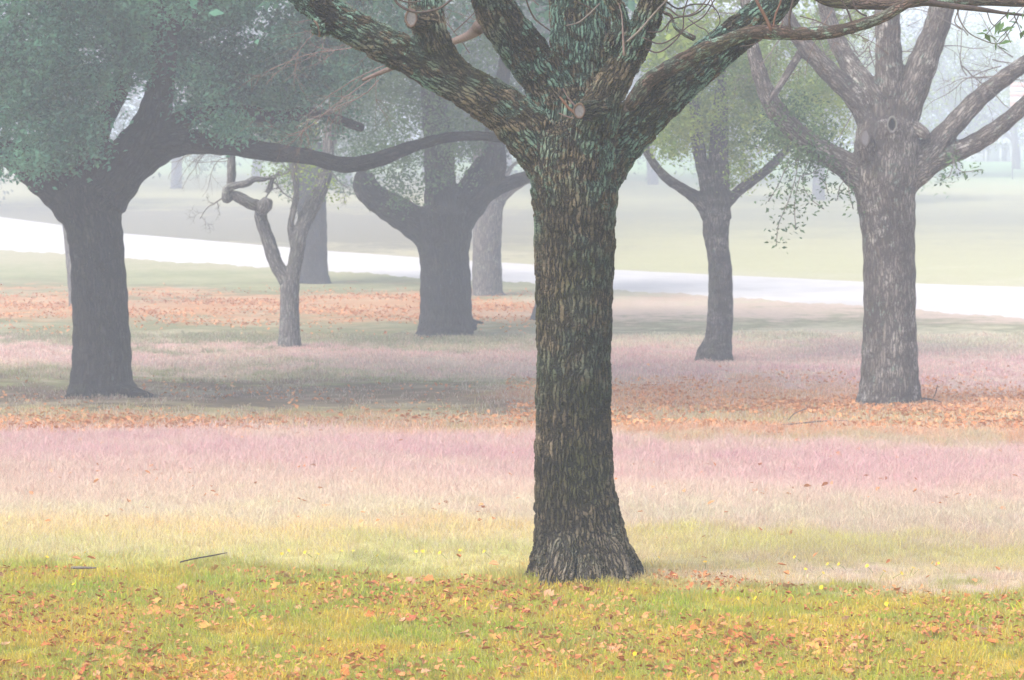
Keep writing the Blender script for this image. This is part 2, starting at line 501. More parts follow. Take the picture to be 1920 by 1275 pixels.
def tube(path, seg=10, cap=True):
    """path rows x,y,z,r -> vertices, quads, plus bark coordinates (across, across, along)"""
    c, r = path[:, :3], np.maximum(path[:, 3], 1e-4)
    t, N, Bn = frames(c)
    a = np.linspace(0, 2 * np.pi, seg, endpoint=False)
    ca, sa = np.cos(a), np.sin(a)
    v = c[:, None] + r[:, None, None] * (N[:, None] * ca[None, :, None] + Bn[:, None] * sa[None, :, None])
    k = len(c)
    i = np.arange(k - 1)[:, None] * seg; j = np.arange(seg)[None]; j2 = (j + 1) % seg
    f = np.stack([i + j, i + j2, i + seg + j2, i + seg + j], -1).reshape(-1, 4)
    v = v.reshape(-1, 3)
    s = np.concatenate([[0], np.cumsum(np.linalg.norm(np.diff(c, axis=0), axis=1))])
    loc = np.stack([(r[:, None] * ca).ravel(), (r[:, None] * sa).ravel(), np.repeat(s, seg)], -1)
    if cap:
        n = len(v)
        v = np.vstack([v, c[0] - t[0] * r[0] * .5, c[-1] + t[-1] * r[-1] * .6])
        loc = np.vstack([loc, [0, 0, 0], [0, 0, s[-1]]])
        e = (k - 1) * seg
        f0 = np.stack([np.full(seg, n), (np.arange(seg) + 1) % seg, np.arange(seg), np.full(seg, n)], -1)
        f1 = np.stack([np.full(seg, n + 1), e + np.arange(seg), e + (np.arange(seg) + 1) % seg, np.full(seg, n + 1)], -1)
        f = np.vstack([f, f0, f1])
    return v, f, loc


def fix_tris(f):
    return f


def join(parts_):
    V, F, L, o = [], [], [], 0
    for v, f, l in parts_:
        V.append(v); F.append(f + o); L.append(l); o += len(v)
    return np.vstack(V), np.vstack(F), np.vstack(L)


def mesh_quads(name, v, f, mat, smooth=True, loc=None):
    """quads whose last index repeats the first are triangles"""
    me = bpy.data.meshes.new(name)
    tri = f[:, 0] == f[:, 3]
    tot = np.where(tri, 3, 4)
    idx = np.concatenate([f[:, :3], f[:, 3:]], 1)
    mask = np.ones_like(idx, bool); mask[tri, 3] = False
    flat = idx[mask]
    me.vertices.add(len(v)); me.vertices.foreach_set('co', np.asarray(v, np.float32).ravel())
    me.loops.add(len(flat)); me.loops.foreach_set('vertex_index', flat.astype(np.int32))
    me.polygons.add(len(f)); me.polygons.foreach_set('loop_start', np.concatenate([[0], np.cumsum(tot)[:-1]]).astype(np.int32))
    me.polygons.foreach_set('loop_total', tot.astype(np.int32))
    me.polygons.foreach_set('use_smooth', np.full(len(f), smooth))
    if loc is not None:
        a = me.attributes.new('bark', 'FLOAT_VECTOR', 'POINT')
        a.data.foreach_set('vector', np.asarray(loc, np.float32).ravel())
    me.update(calc_edges=True)
    if mat: me.materials.append(mat)
    return me


def px_path(pts, Y, n=8, wob=0.0):
    """pts rows px, py, radius px, depth offset m -> world path"""
    w = []
    for p in pts:
        dy = p[3] if len(p) > 3 else 0
        q_ = P(p[0], p[1], Y + dy)
        w.append((*q_, p[2] * (Y + dy) / FPX))
    c = catmull(w, n)
    if wob:
        k = np.arange(len(c))
        c[:, 3] *= 1 + wob * np.sin(k * 1.7 + pts[0][0]) + wob * .6 * np.sin(k * .63 + pts[0][1])
    return c


def fuse(paths, voxel, smooth, seg=24):
    v, f, _ = join([tube(p, seg) for p in paths])
    me = mesh_quads('tmp', v, f, None)
    o = link('tmp', me)
    md = o.modifiers.new('r', 'REMESH'); md.mode = 'VOXEL'; md.voxel_size = voxel
    ms = o.modifiers.new('s', 'SMOOTH'); ms.factor = .5; ms.iterations = smooth
    dg = bpy.context.evaluated_depsgraph_get()
    dg.update()
    em = bpy.data.meshes.new_from_object(o.evaluated_get(dg))
    bpy.data.objects.remove(o); bpy.data.meshes.remove(me)
    n = len(em.vertices)
    V = np.empty(n * 3, np.float32); em.vertices.foreach_get('co', V); V = V.reshape(-1, 3).astype(float)
    nl = len(em.loops)
    Lp = np.empty(nl, np.int32); em.loops.foreach_get('vertex_index', Lp)
    bpy.data.meshes.remove(em)
    assert nl % 4 == 0
    return V, Lp.reshape(-1, 4)


def assign(V, paths):
    """nearest limb and bark coordinates of each vertex"""
    n = len(V)
    best = np.full(n, 1e9); who = np.zeros(n, int); loc = np.zeros((n, 3))
    for li, p in enumerate(paths):
        c, r = p[:, :3], p[:, 3]
        t, N, Bn = frames(c)
        s = np.concatenate([[0], np.cumsum(np.linalg.norm(np.diff(c, axis=0), axis=1))])
        lo, hi = c.min(0) - r.max() * 2.2, c.max(0) + r.max() * 2.2
        sel = np.where(np.all((V > lo) & (V < hi), axis=1))[0]
        if not len(sel): continue
        W = V[sel]
        bd = np.full(len(sel), 1e9); bn0 = bd.copy(); bl = np.zeros((len(sel), 3))
        for k in range(len(c) - 1):
            a, b = c[k], c[k + 1]
            ab = b - a; L2 = ab @ ab + 1e-12
            u = np.clip((W - a) @ ab / L2, 0, 1)
            q_ = a + u[:, None] * ab
            dv = W - q_
            rr = r[k] * (1 - u) + r[k + 1] * u
            d0 = np.linalg.norm(dv, axis=1)
            m_ = d0 < bn0
            bn0[m_] = d0[m_]
            bd[m_] = (d0 - rr)[m_]
            nn = N[k] * (1 - u[:, None]) + N[k + 1] * u[:, None]
            bb = Bn[k] * (1 - u[:, None]) + Bn[k + 1] * u[:, None]
            al = s[k] + u * math.sqrt(L2)
            cand = np.stack([(dv * nn).sum(1), (dv * bb).sum(1), al], -1)
            bl[m_] = cand[m_]
        m_ = bd < best[sel]
        g = sel[m_]
        best[g] = bd[m_]; who[g] = li
        bl[:, 2] += li * 1.37
        loc[g] = bl[m_]
    return who, loc


def woody(root, trunk, limbs, mats, voxel, smooth, names=None):
    """fused trunk and limbs, one smooth surface, then one mesh for each limb"""
    paths = [trunk] + limbs
    V, F = fuse(paths, voxel, smooth)
    who, loc = assign(V, paths)
    fw = np.sort(who[F], axis=1)[:, 1]
    org = parent_origin(root)
    objs = []
    nm = names or (['trunk'] + ['limb'] * len(limbs))
    for li in range(len(paths)):
        # names starting with + are merged into the trunk
        if nm[li].startswith('+'): continue
        sel = fw == li
        if li == 0:
            for lj in range(len(paths)):
                if nm[lj].startswith('+'): sel = sel | (fw == lj)
        if not sel.any(): objs.append(None); continue
        ff = F[sel]
        u, inv = np.unique(ff, return_inverse=True)
        mt = mats[li] if isinstance(mats, (list, tuple)) else mats
        me = mesh_quads(nm[li], V[u] - org, inv.reshape(-1, 4), mt, True, loc[u])
        objs.append(link(nm[li], me, root))
    return objs


def plain_limb(name, path, mat, parent, seg=8):
    v, f, l = tube(path, seg)
    org = parent_origin(parent)
    return link(name, mesh_quads(name, v - org, f, mat, True, l), parent)


# ------------------------------------------------------------------ growth of twigs and leaves
def walk(p, d, length, r0, r1, n, wander, droop=0.0, up=0.0):
    p = np.array(p, float); d = np.array(d, float); d /= np.linalg.norm(d)
    out = [(*p, r0)]
    for k in range(n):
        d = d + rng.normal(0, wander, 3) + np.array((0, 0, up - droop))
        d /= np.linalg.norm(d)
        p = p + d * length / n
        out.append((*p, r0 + (r1 - r0) * (k + 1) / n))
    return np.array(out), d


def twig_spray(p, d, length, r, depth=3, wander=.22, kids=4, droop=.02, up=0.0, acc=None, minr=.0012, seg=3):
    """a branching bare twig, all of it growing from one foot"""
    if acc is None: acc = []
    n = max(4, int(length / .12)) if length > .6 else 5
    path, _ = walk(p, d, length, r, r * .35, n, wander, droop, up)
    acc.append(tube(path, seg if r < .012 else 6, False))
    if depth > 0:
        for k in range(kids):
            i = rng.integers(1, len(path) - 1)
            t_ = path[i + 1, :3] - path[i, :3]; t_ /= np.linalg.norm(t_) + 1e-9
            sd = rng.normal(0, 1, 3); sd -= t_ * (sd @ t_); sd /= np.linalg.norm(sd)
            twig_spray(path[i, :3], t_ * .75 + sd * .75, length * rng.uniform(.35, .62), max(path[i, 3] * .6, minr), depth - 1, wander, kids, droop, up, acc, minr, seg)
    return acc


def leaf_quads(cent, size, aspect=.5, flat=.35):
    """one kite per centre, folded along the midrib: 4 vertices, 2 triangles"""
    n = len(cent)
    up = rng.normal(0, 1, (n, 3)); up[:, 2] = np.abs(up[:, 2]) + flat; up /= np.linalg.norm(up, axis=1)[:, None]
    a = rng.normal(0, 1, (n, 3)); a[:, 2] -= .5
    a -= up * (a * up).sum(1)[:, None]; a /= np.linalg.norm(a, axis=1)[:, None] + 1e-9
    b = np.cross(up, a)
    s = (size * rng.uniform(.6, 1.3, n))[:, None]
    w = s * aspect * .5
    v = np.stack([cent, cent + a * s * .45 + b * w + up * w * .35, cent + a * s, cent + a * s * .45 - b * w + up * w * .35], 1).reshape(-1, 3)
    i = np.arange(n)[:, None] * 4
    f = np.concatenate([i + np.array([[0, 1, 2]]), i + np.array([[0, 2, 3]])], 1).reshape(-1, 3)
    return v, f


def clumps(cent, rad, per, size, squash=.6, aspect=.5):
    cent = np.asarray(cent, float)
    n = len(cent)
    # leaves sit in small tufts on the twigs inside each clump
    tuft = np.repeat(cent, max(1, per // 9), axis=0)
    off = rng.normal(0, 1, tuft.shape); off /= np.linalg.norm(off, axis=1)[:, None]
    off *= (rng.uniform(.15, 1, len(tuft)) ** .6)[:, None] * np.repeat(np.broadcast_to(rad, (n,)), max(1, per // 9))[:, None]
    off[:, 2] *= squash
    tuft = tuft + off
    c = np.repeat(tuft, 9, axis=0)
    c = c + rng.normal(0, size * 1.15, c.shape)
    return leaf_quads(c, size, aspect)


def scatter_px(regions, Y, dY):
    """regions rows px, py, rx, ry, count -> world centres"""
    out = []
    for (px, py, rx_, ry_, n) in regions:
        for _ in range(n):
            a = rng.uniform(0, 2 * np.pi); rr = math.sqrt(rng.uniform(0, 1))
            out.append(P(px + rx_ * rr * math.cos(a), py + ry_ * rr * math.sin(a), Y + rng.uniform(*dY)))
    return np.array(out)


def crown(root, cent, rad, per, size, mat, **kw):
    v, f = clumps(cent, rad, per, size, **kw)
    return part('crown', v, f, mat, root)


def crown_dome(cx, cy, z0, z1, R, n, shell=.55):
    """clump centres over a dome"""
    a = rng.uniform(0, 2 * np.pi, n); u = rng.uniform(0, 1, n)
    rr = R * np.sqrt(rng.uniform(.02, 1, n))
    top = z0 + (z1 - z0) * np.sqrt(np.clip(1 - (rr / R) ** 2, 0, 1))
    z = top - (top - z0) * (u ** 1.3) * rng.uniform(.2, 1, n)
    return np.stack([cx + rr * np.cos(a), cy + rr * np.sin(a), z], -1)


# ================================================================== MAIN TREE
Y0 = 17.2
bx, by = (1088 - 960) * Y0 / FPX, Y0
main = thing('oak_tree', 'dark lichen covered bare tree standing in front of all the others beside the lawn edge', 'tree', (bx, by, gz1(bx, by)))
T = px_path([(1099, 1130, 120), (1097, 1080, 106), (1092, 1045, 95), (1087, 1005, 86), (1082, 960, 79), (1077, 900, 74), (1075, 800, 71), (1076, 700, 69.5),
             (1076, 600, 70.5), (1077, 500, 73.5), (1078, 400, 77), (1077, 345, 82), (1075, 300, 84), (1078, 262, 80)], Y0, 8, .012)
L1 = px_path([(1062, 345, 50), (1015, 275, 52), (965, 222, 46), (900, 178, 41), (830, 140, 36), (760, 102, 34), (690, 66, 33), (630, 34, 31), (575, -8, 29), (500, -75, 26), (420, -170, 22, .3), (350, -300, 17, .8)], Y0, 8, .03)
L1b = px_path([(905, 172, 30), (860, 148, 33), (825, 105, 33), (804, 50, 32), (797, -10, 30, .2), (800, -90, 26, .6), (820, -200, 20, 1.2), (810, -330, 14, 1.9)], Y0, 8, .03)
L2 = px_path([(1085, 300, 62, .1), (1062, 220, 54, .15), (1030, 160, 46, .15), (985, 98, 43, .1), (942, 40, 40, 0), (915, -15, 36, -.1), (890, -100, 31, -.3), (880, -220, 25, -.5), (850, -360, 17, -.7)], Y0, 8, .03)
L3 = px_path([(1090, 310, 66, .2), (1092, 220, 60, .25), (1090, 130, 57, .3), (1087, 40, 57, .35), (1085, -50, 52, .4), (1090, -180, 42, .5), (1120, -330, 30, .7), (1110, -500, 18, .9)], Y0, 8, .02)
L4 = px_path([(1098, 350, 50, -.08), (1108, 270, 46, -.2), (1122, 212, 40, -.30), (1143, 165, 33, -.36), (1172, 118, 29, -.40), (1198, 70, 27, -.45), (1218, 20, 25, -.5), (1236, -40, 23, -.6), (1270, -130, 18, -.8), (1290, -260, 12, -1.)], Y0, 8, .03)
L4s = px_path([(1135, 200, 22, -.36), (1110, 206, 19, -.46), (1088, 208, 16, -.56)], Y0, 6)
L4b = px_path([(1146, 92, 13, -.40), (1150, 78, 17, -.44), (1164, 48, 16, -.46), (1158, 18, 15, -.48), (1142, -10, 14, -.5), (1125, -60, 11, -.5), (1130, -140, 7, -.5)], Y0, 8, .04)
L5 = px_path([(1105, 350, 50, .05), (1140, 285, 52, .05), (1190, 232, 46, .05), (1245, 180, 41, .05), (1305, 128, 37, .1), (1370, 76, 34, .2), (1435, 22, 32, .3), (1490, -35, 29, .4), (1560, -120, 24, .6), (1610, -250, 17, .9)], Y0, 8, .03)
L6 = px_path([(1180, 200, 14, -.08), (1215, 152, 15, -.12), (1262, 124, 15.5, -.16), (1310, 98, 15, -.18), (1355, 80, 14, -.2), (1400, 63, 12.5, -.22), (1445, 60, 14.5, -.24), (1500, 63, 13, -.28), (1560, 60, 12.5, -.32),
              (1615, 46, 11.5, -.36), (1655, 32, 11, -.4), (1695, 10, 9.5, -.44), (1745, -8, 8, -.5), (1830, -30, 6, -.6), (1960, -40, 4, -.7)], Y0, 7, .05)
roots = [px_path([(1064, 1005, 16, -.24), (1067, 1035, 13, -.34), (1061, 1065, 15, -.40), (1050, 1100, 18, -.45)], Y0, 5),
         px_path([(1050, 1020, 14, -.27), (1038, 1050, 11, -.34), (1027, 1080, 13, -.40), (1020, 1105, 14, -.42)], Y0, 5),
         px_path([(1138, 1020, 20, -.22), (1152, 1045, 22, -.27), (1160, 1070, 22, -.31), (1166, 1105, 24, -.33)], Y0, 5),
         px_path([(1135, 980, 20, -.02), (1165, 1030, 20, -.04), (1186, 1062, 17, -.06), (1206, 1092, 15, -.1)], Y0, 5),
         px_path([(1035, 990, 20, -.02), (1015, 1040, 18, -.04), (1004, 1070, 15, -.05), (990, 1098, 14, -.05)], Y0, 5),
         px_path([(1100, 1035, 20, -.28), (1104, 1065, 22, -.36), (1106, 1105, 24, -.42)], Y0, 5)]
stub1 = px_path([(612, 48, 20, -.02), (603, 50, 17, -.1), (596, 53, 15, -.17)], Y0, 5)
stub2 = px_path([(800, 42, 24, -.05), (782, 38, 20, -.14), (771, 36, 17, -.2)], Y0, 5)
bn, bs = M['bark_near'], M['bark_smooth']
objs = woody(main, T, [L1, L1b, L2, L3, L4, L4s, L4b, L5, L6] + roots + [stub1, stub2],
             [bn, bn, bn, bn, bn, bn, bn, bn, bn, bs] + [bn] * 8, .0095, 5,
             ['trunk', 'limb', 'limb', 'limb', 'limb', 'limb', '+', 'limb', 'limb', 'limb'] + ['+'] * 8)


def scar(parent, c, nrm, ra, rb, name='pruning_scar', inner='cut_wood', hollow=False, rimmat=None):
    """a ring of callus wood round the flat face of a sawn branch"""
    nrm = np.array(nrm, float); nrm /= np.linalg.norm(nrm)
    u = np.cross(nrm, (0, 0, 1.)); u /= np.linalg.norm(u); w = np.cross(u, nrm)
    seg, prof = 22, [(1.18, -.25), (1.2, .02), (1.08, .12), (.92, .1), (.84, .0), (.82, -.12)]
    a = np.linspace(0, 2 * np.pi, seg, endpoint=False)
    jit = 1 + rng.normal(0, .035, seg)
    V = []
    for k, (s_, h) in enumerate(prof):
        for i in range(seg):
            V.append(np.array(c) + (u * math.cos(a[i]) * ra + w * math.sin(a[i]) * rb) * s_ * jit[i] + nrm * h * ra)
    F = [(k * seg + i, k * seg + (i + 1) % seg, (k + 1) * seg + (i + 1) % seg, (k + 1) * seg + i) for k in range(len(prof) - 1) for i in range(seg)]
    ring = part(name, V, F, rimmat or M['callus'], parent, True)
    dep = -.9 if hollow else -.05
    V2, F2 = [], []
    for s_, h in ((.86, 0.0), (.6, dep), (.25, dep * 1.1), (.02, dep * 1.1)):
        for i in range(seg):
            V2.append(np.array(c) + (u * math.cos(a[i]) * ra + w * math.sin(a[i]) * rb) * s_ * jit[i] + nrm * (h + rng.normal(0, .01)) * ra)
    F2 = [(k * seg + i, k * seg + (i + 1) % seg, (k + 1) * seg + (i + 1) % seg, (k + 1) * seg + i) for k in range(3) for i in range(seg)]
    link(inner, new_mesh(inner, np.array(V2) - parent_origin(ring), F2, M['hole'] if hollow else M['cut']), ring)
    return ring


scar(main, P(1086, 208, Y0 - .60), (-.25, -1, .05), .036, .048)
scar(main, P(771, 34, Y0 - .245), (-.35, -1, .0), .040, .058)
scar(main, P(594, 54, Y0 - .17), (-1, -.45, -.35), .032, .052)

# twigs of the main tree, drawn where the photograph shows them
TW = [([(728, -30, 3), (745, 6, 3), (775, 22, 3), (800, 22, 2.8), (830, 12, 2.6), (862, -16, 3)], -.5, 'twig_dark'),
      ([(740, -3, 1.8), (765, 4, 1.8), (790, 2, 1.5)], -.5, 'twig_dark'),
      ([(984, -10, 2), (992, 15, 2), (1002, 34, 2.2), (1014, 45, 1.8), (1032, 58, 1.6)], -.1, 'twig_dark'),
      ([(1125, 6, 2), (1105, 26, 2.2), (1085, 42, 2), (1062, 48, 1.4)], -.25, 'twig_grey'),
      ([(1118, 22, 1.6), (1100, 12, 1.6), (1080, 2, 1.4), (1060, -12, 1.2)], -.1, 'twig_dark'),
      ([(1446, 56, 4.5), (1436, 34, 4.2), (1424, 12, 4), (1412, -14, 3.6)], -.3, 'twig_orange'),
      ([(1450, 50, 2.6), (1454, 28, 2.6), (1462, 8, 2.5), (1468, -14, 2.4)], -.3, 'twig_orange'),
      ([(1462, 52, 2.4), (1468, 40, 2)], -.3, 'twig_red'),
      ([(1482, 58, 3.2), (1480, 36, 3), (1484, 12, 2.8), (1490, -14, 2.6)], -.3, 'twig_dark'),
      ([(1597, 42, 2.4), (1590, 22, 2.4), (1580, 4, 2), (1570, -12, 2)], -.36, 'twig_dark'),
      ([(1625, 30, 2.4), (1612, 24, 2.2), (1602, 12, 2), (1598, -8, 2)], -.36, 'twig_dark'),
      ([(1084, 216, 4), (1068, 204, 3.4), (1058, 192, 3), (1050, 182, 2.4)], -.55, 'twig_orange'),
      ([(1080, 200, 2), (1066, 184, 1.8), (1056, 166, 1.5)], -.55, 'twig_red'),
      ([(1075, 222, 2), (1062, 218, 1.7), (1048, 212, 1.4)], -.55, 'twig_red'),
      ([(1170, 104, 3.4), (1168, 62, 2.4), (1166, 30, 1.6), (1160, 6, 1.5)], -.62, 'twig_red'),
      ([(1176, 78, 3), (1200, 56, 2.6), (1226, 26, 2.4), (1258, -8, 2)], -.65, 'twig_grey'),
      ([(1210, 92, 1.8), (1235, 98, 1.8), (1262, 80, 1.8), (1280, 55, 1.8), (1282, 25, 1.6), (1292, -10, 1.5)], -.6, 'twig_dark'),
      ([(1205, 70, 1.8), (1235, 82, 1.8), (1262, 72, 1.8), (1290, 50, 1.6), (1320, 30, 1.6), (1342, -5, 1.5)], -.6, 'twig_dark'),
      ([(1212, 60, 1.6), (1240, 58, 1.8), (1262, 35, 1.8), (1300, 28, 1.8), (1325, 10, 1.8), (1338, -15, 1.6)], -.55, 'twig_dark'),
      ([(1218, 8, 2.2), (1250, 14, 2), (1275, 30, 1.8), (1305, 22, 1.6), (1330, -8, 1.5)], -.5, 'twig_red'),
      ([(1208, 2, 2), (1240, -2, 2.4), (1270, 16, 2.2), (1300, 8, 1.8), (1336, 12, 1.4), (1350, 40, 1.2), (1332, 66, 1)], -.5, 'twig_dark'),
      ([(1302, 72, 5.5), (1282, 62, 5), (1266, 50, 4.5), (1258, 30, 4), (1243, 22, 4), (1236, 2, 4)], -.2, 'bark_smooth'),
      ([(1250, 60, 1.4), (1256, 42, 1.4), (1270, 44, 1.2)], -.5, 'twig_grey'),
      ([(1290, 35, 1.4), (1310, 50, 1.4), (1325, 58, 1.3), (1334, 80, 1.2)], -.4, 'twig_grey'),
      ([(1387, 87, 1.8), (1410, 84, 1.6), (1428, 74, 1.6)], -.25, 'twig_dark'),
      ([(1520, -12, 8), (1560, 4, 10), (1620, 8, 10), (1680, 8, 10), (1740, 2, 9), (1790, 4, 9), (1850, 2, 9), (1930, 6, 7), (2050, 0, 5)], -.3, 'bark_smooth'),
      ([(1700, 6, 6), (1745, 6, 6), (1790, 12, 5.5), (1835, 17, 5), (1880, 24, 4), (1935, 32, 3), (2010, 60, 2)], -.4, 'twig_dark'),
      ([(1795, 10, 2), (1798, 34, 1.8), (1815, 60, 1.5), (1840, 74, 1.4), (1870, 82, 1.3), (1888, 66, 1.2), (1902, 44, 1.2)], -.4, 'twig_grey'),
      ([(1800, 12, 1.5), (1790, 40, 1.4), (1802, 54, 1.4)], -.4, 'twig_grey'),
      ([(1850, 20, 1.6), (1860, 45, 1.4), (1882, 56, 1.2), (1895, 80, 1.1)], -.4, 'twig_grey')]
for pts, dy, mt in TW:
    plain_limb('twig', px_path([(*q_[:2], q_[2] * (.78 if q_[2] < 5 else 1)) for q_ in pts], Y0 + dy, 6), M[mt], main, 6)
# fans of bare reddish twigs on the far side of the crown
FAN = [(735, 118, -1, -.25, 1.0), (728, 130, -1, -.55, 1.1), (770, 112, -.8, .7, .9), (760, 100, -.5, .6, .9), (850, 60, .6, .5, .9), (900, 70, -.2, .9, .8),
       (710, 150, -.8, -.9, .8), (640, 20, -.6, -.4, .9), (880, 100, -.5, .8, .8), (1400, 10, .5, .6, .9), (1500, 30, .7, -.2, .8), (1560, 20, -.2, -.5, .6),
       (1340, 20, -.3, .8, .8), (1010, 10, -.6, .5, .8), (660, 90, -1, .1, .7)]
for (px, py, dx, dz, ln) in FAN:
    acc = twig_spray(P(px, py, Y0 + 2.2 + rng.uniform(-.6, 1.2)), (dx, rng.uniform(-.2, .3), dz), ln, .0062, 2, .13, 5, .015, 0, None, .002)
    v, f, _ = join(acc)
    org = parent_origin(main)
    link('twig', mesh_quads('twig', v - org, f, M['twig_red'], True), main)
plain_limb('branch', px_path([(900, 50, 14, .5), (880, 66, 9, 1.2), (845, 80, 7, 2.), (770, 112, 6, 2.3), (728, 130, 5, 2.4), (680, 150, 3, 2.4)], Y0, 5), M['twig_red'], main, 8)
# crown above the frame: bare branches continuing from the limbs
for (px, py, Yd, dx, dz, r) in [(350, -300, .8, -.6, .8, .055), (810, -330, 1.9, -.1, 1, .045), (850, -360, -.7, -.3, 1, .055), (1110, -500, .9, .1, 1, .06), (1290, -260, -1, .3, 1, .04), (1610, -250, .9, .5, .9, .055)]:
    acc = twig_spray(P(px, py, Y0 + Yd), (dx, 0, dz), 2.2, r, 3, .18, 5, 0, .03, None, .004, 4)
    v, f, _ = join(acc)
    link('branch', mesh_quads('branch', v - parent_origin(main), f, M['twig_dark'], True), main)


def sprig(parent, p, d, n, size, mat, stemmat):
    path, _ = walk(p, d, n * size * .28, size * .05, size * .02, 6, .15)
    v, f, _ = tube(path, 4)
    cent = path[rng.integers(0, len(path), n), :3] + rng.normal(0, size * .2, (n, 3))
    s_ = link('sprig', mesh_quads('sprig', v - parent_origin(parent), f, stemmat, True), parent)
    for k in range(n):
        lv, lf = leaf_quads(cent[k:k + 1], size, .36)
        link('leaf', new_mesh('leaf', lv - parent_origin(parent), lf, mat), s_)


for (px, py) in ((1892, 18), (1900, 24), (1910, 28)):
    sprig(main, P(px, py, Y0 - .45), (rng.uniform(-.5, .5), -.3, -.8), 9, .10, M['leaf_green'], M['twig_dark'])


# ================================================================== OTHER TREES IN VIEW
def tree(name, label, Y, base_px, trunk, limbs, mat, voxel=.03, smooth=5, cat='tree', group=None):
    X = (base_px - 960) * Y / FPX
    root = thing(name, label, cat, (X, Y, gz1(X, Y)), group)
    # let the foot reach into the ground
    bt = trunk[0]
    foot = P(bt[0], bt[1], Y)
    row_g = HROW + (ZC - gz1(X, Y)) * FPX / Y
    tr = [(bt[0], row_g + .5 * FPX / Y * .35, bt[2] * 1.25)] + trunk
    woody(root, px_path(tr, Y, 6, .02), [px_path(l, Y, 6, .04) for l in limbs], mat, voxel, smooth)
    return root


# ---- large evergreen oak at the left
YL = 43.0
left = tree('evergreen_oak_tree', 'large dark evergreen oak at the far left with a long low arm reaching right', YL, 190,
            [(192, 742, 72), (190, 715, 60), (191, 660, 55), (189, 600, 53), (186, 540, 52), (182, 470, 51), (176, 425, 53), (168, 385, 60), (160, 350, 62)],
            [[(150, 385, 48), (105, 345, 42), (62, 312, 36, -.3), (15, 288, 26, -.8), (-60, 262, 22, -1.2), (-160, 220, 18, -2)],
             [(165, 360, 44), (172, 310, 30), (180, 260, 24), (200, 210, 21, .3), (225, 165, 18, .6), (240, 90, 15, 1), (250, -40, 11, 1.5)],
             [(190, 360, 56), (232, 312, 48), (268, 262, 40), (292, 205, 30), (302, 150, 27), (302, 90, 30), (300, 30, 34), (300, -60, 28), (290, -200, 20)],
             [(235, 325, 34), (290, 280, 34), (350, 266, 25), (420, 270, 21), (500, 284, 18, .3), (580, 294, 15, .5), (645, 309, 15, .6), (705, 300, 15, .6), (770, 276, 12, .8), (840, 258, 10, 1), (905, 255, 9.5, 1.2), (960, 262, 8.5, 1.3), (1040, 270, 6, 1.5)],
             [(300, 262, 26), (340, 228, 20, .5), (385, 213, 15, 1), (450, 210, 15, 1.5), (520, 220, 14, 2), (590, 212, 11, 2.5), (680, 240, 8, 3)],
             [(300, 60, 26), (340, 30, 20, .5), (400, -10, 15, 1), (480, -60, 11, 1)],
             [(190, 735, 40, -.1), (235, 738, 22, -.3), (262, 742, 13, -.4), (295, 748, 7, -.5)],
             [(175, 735, 40, -.2), (150, 745, 20, -.4), (125, 752, 12, -.5)]], M['bark_dark'], .028)
reg = [(80, 60, 210, 150, 190), (60, 200, 150, 110, 110), (110, 275, 70, 45, 22), (180, 80, 90, 90, 70), (-60, 120, 120, 220, 50)]
c1 = scatter_px(reg, YL, (-3.2, 1.2))
c2 = scatter_px([(480, 70, 210, 130, 260), (440, 190, 120, 60, 60), (560, 150, 120, 110, 70), (640, 40, 120, 90, 60), (330, 30, 110, 60, 50), (560, 230, 80, 30, 18)], YL, (.8, 5))
c3 = scatter_px([(300, -10, 140, 50, 22), (420, 235, 60, 18, 8), (360, 160, 40, 40, 4)], YL, (-2, 0))
call = np.vstack([c1, c2, c3])
gx_ = 960 + call[:, 0] * FPX / call[:, 1]; gy_ = HROW + (ZC - call[:, 2]) * FPX / call[:, 1]
call = call[(np.sin(gx_ * .021 + 1.3 * np.sin(gy_ * .02)) + np.sin(gy_ * .03 + gx_ * .008) > -1.55) & (((gx_ - 232) / 52) ** 2 + ((gy_ - 250) / 85) ** 2 > 1)]
v1, f1 = clumps(call, .40, 117, .105)
c4 = crown_dome(-7, YL - .5, 5.6, 11.5, 8.5, 650)
v2, f2 = clumps(c4, .95, 63, .24)
part('crown', np.vstack([v1, v2]), np.vstack([f1, f2 + len(v1)]), M['leaf_blue'], left)

# ---- twisted tree
YT = 57.0
twist = tree('twisted_tree', 'small pale gnarled tree with a crooked knobbly limb in front of the road', YT, 543,
             [(543, 640, 22), (543, 610, 19), (543, 560, 18), (544, 525, 18)],
             [[(540, 530, 15), (518, 495, 13.5), (503, 450, 13), (490, 412, 12), (487, 388, 11), (470, 382, 11, -.3), (452, 372, 11, -.4), (436, 366, 9, -.4), (424, 374, 8, -.5), (426, 354, 8, -.5), (440, 348, 7, -.5), (462, 344, 7, -.4), (476, 336, 6, -.3), (492, 336, 5, -.2), (520, 330, 3)],
              [(545, 530, 15), (556, 480, 14), (562, 440, 14), (578, 400, 15, .3), (600, 355, 15, .5), (612, 310, 13, .7), (618, 240, 10, 1)],
              [(552, 458, 9), (545, 425, 6.5), (550, 395, 6), (556, 360, 6), (552, 310, 5), (560, 240, 4)],
              [(430, 362, 7), (434, 330, 8.5), (434, 300, 8), (436, 250, 6)],
              [(490, 396, 11, -.2), (497, 383, 15, -.3), (496, 376, 12, -.3)],
              [(500, 360, 4), (506, 352, 6), (510, 338, 4), (524, 322, 3)]], M['bark_pale'], .018)
cc = scatter_px([(500, 240, 90, 40, 20), (540, 320, 50, 20, 9), (600, 350, 30, 30, 4)], YT, (-1, 2))
crown(twist, cc, .4, 54, .09, M['leaf_yellow'])
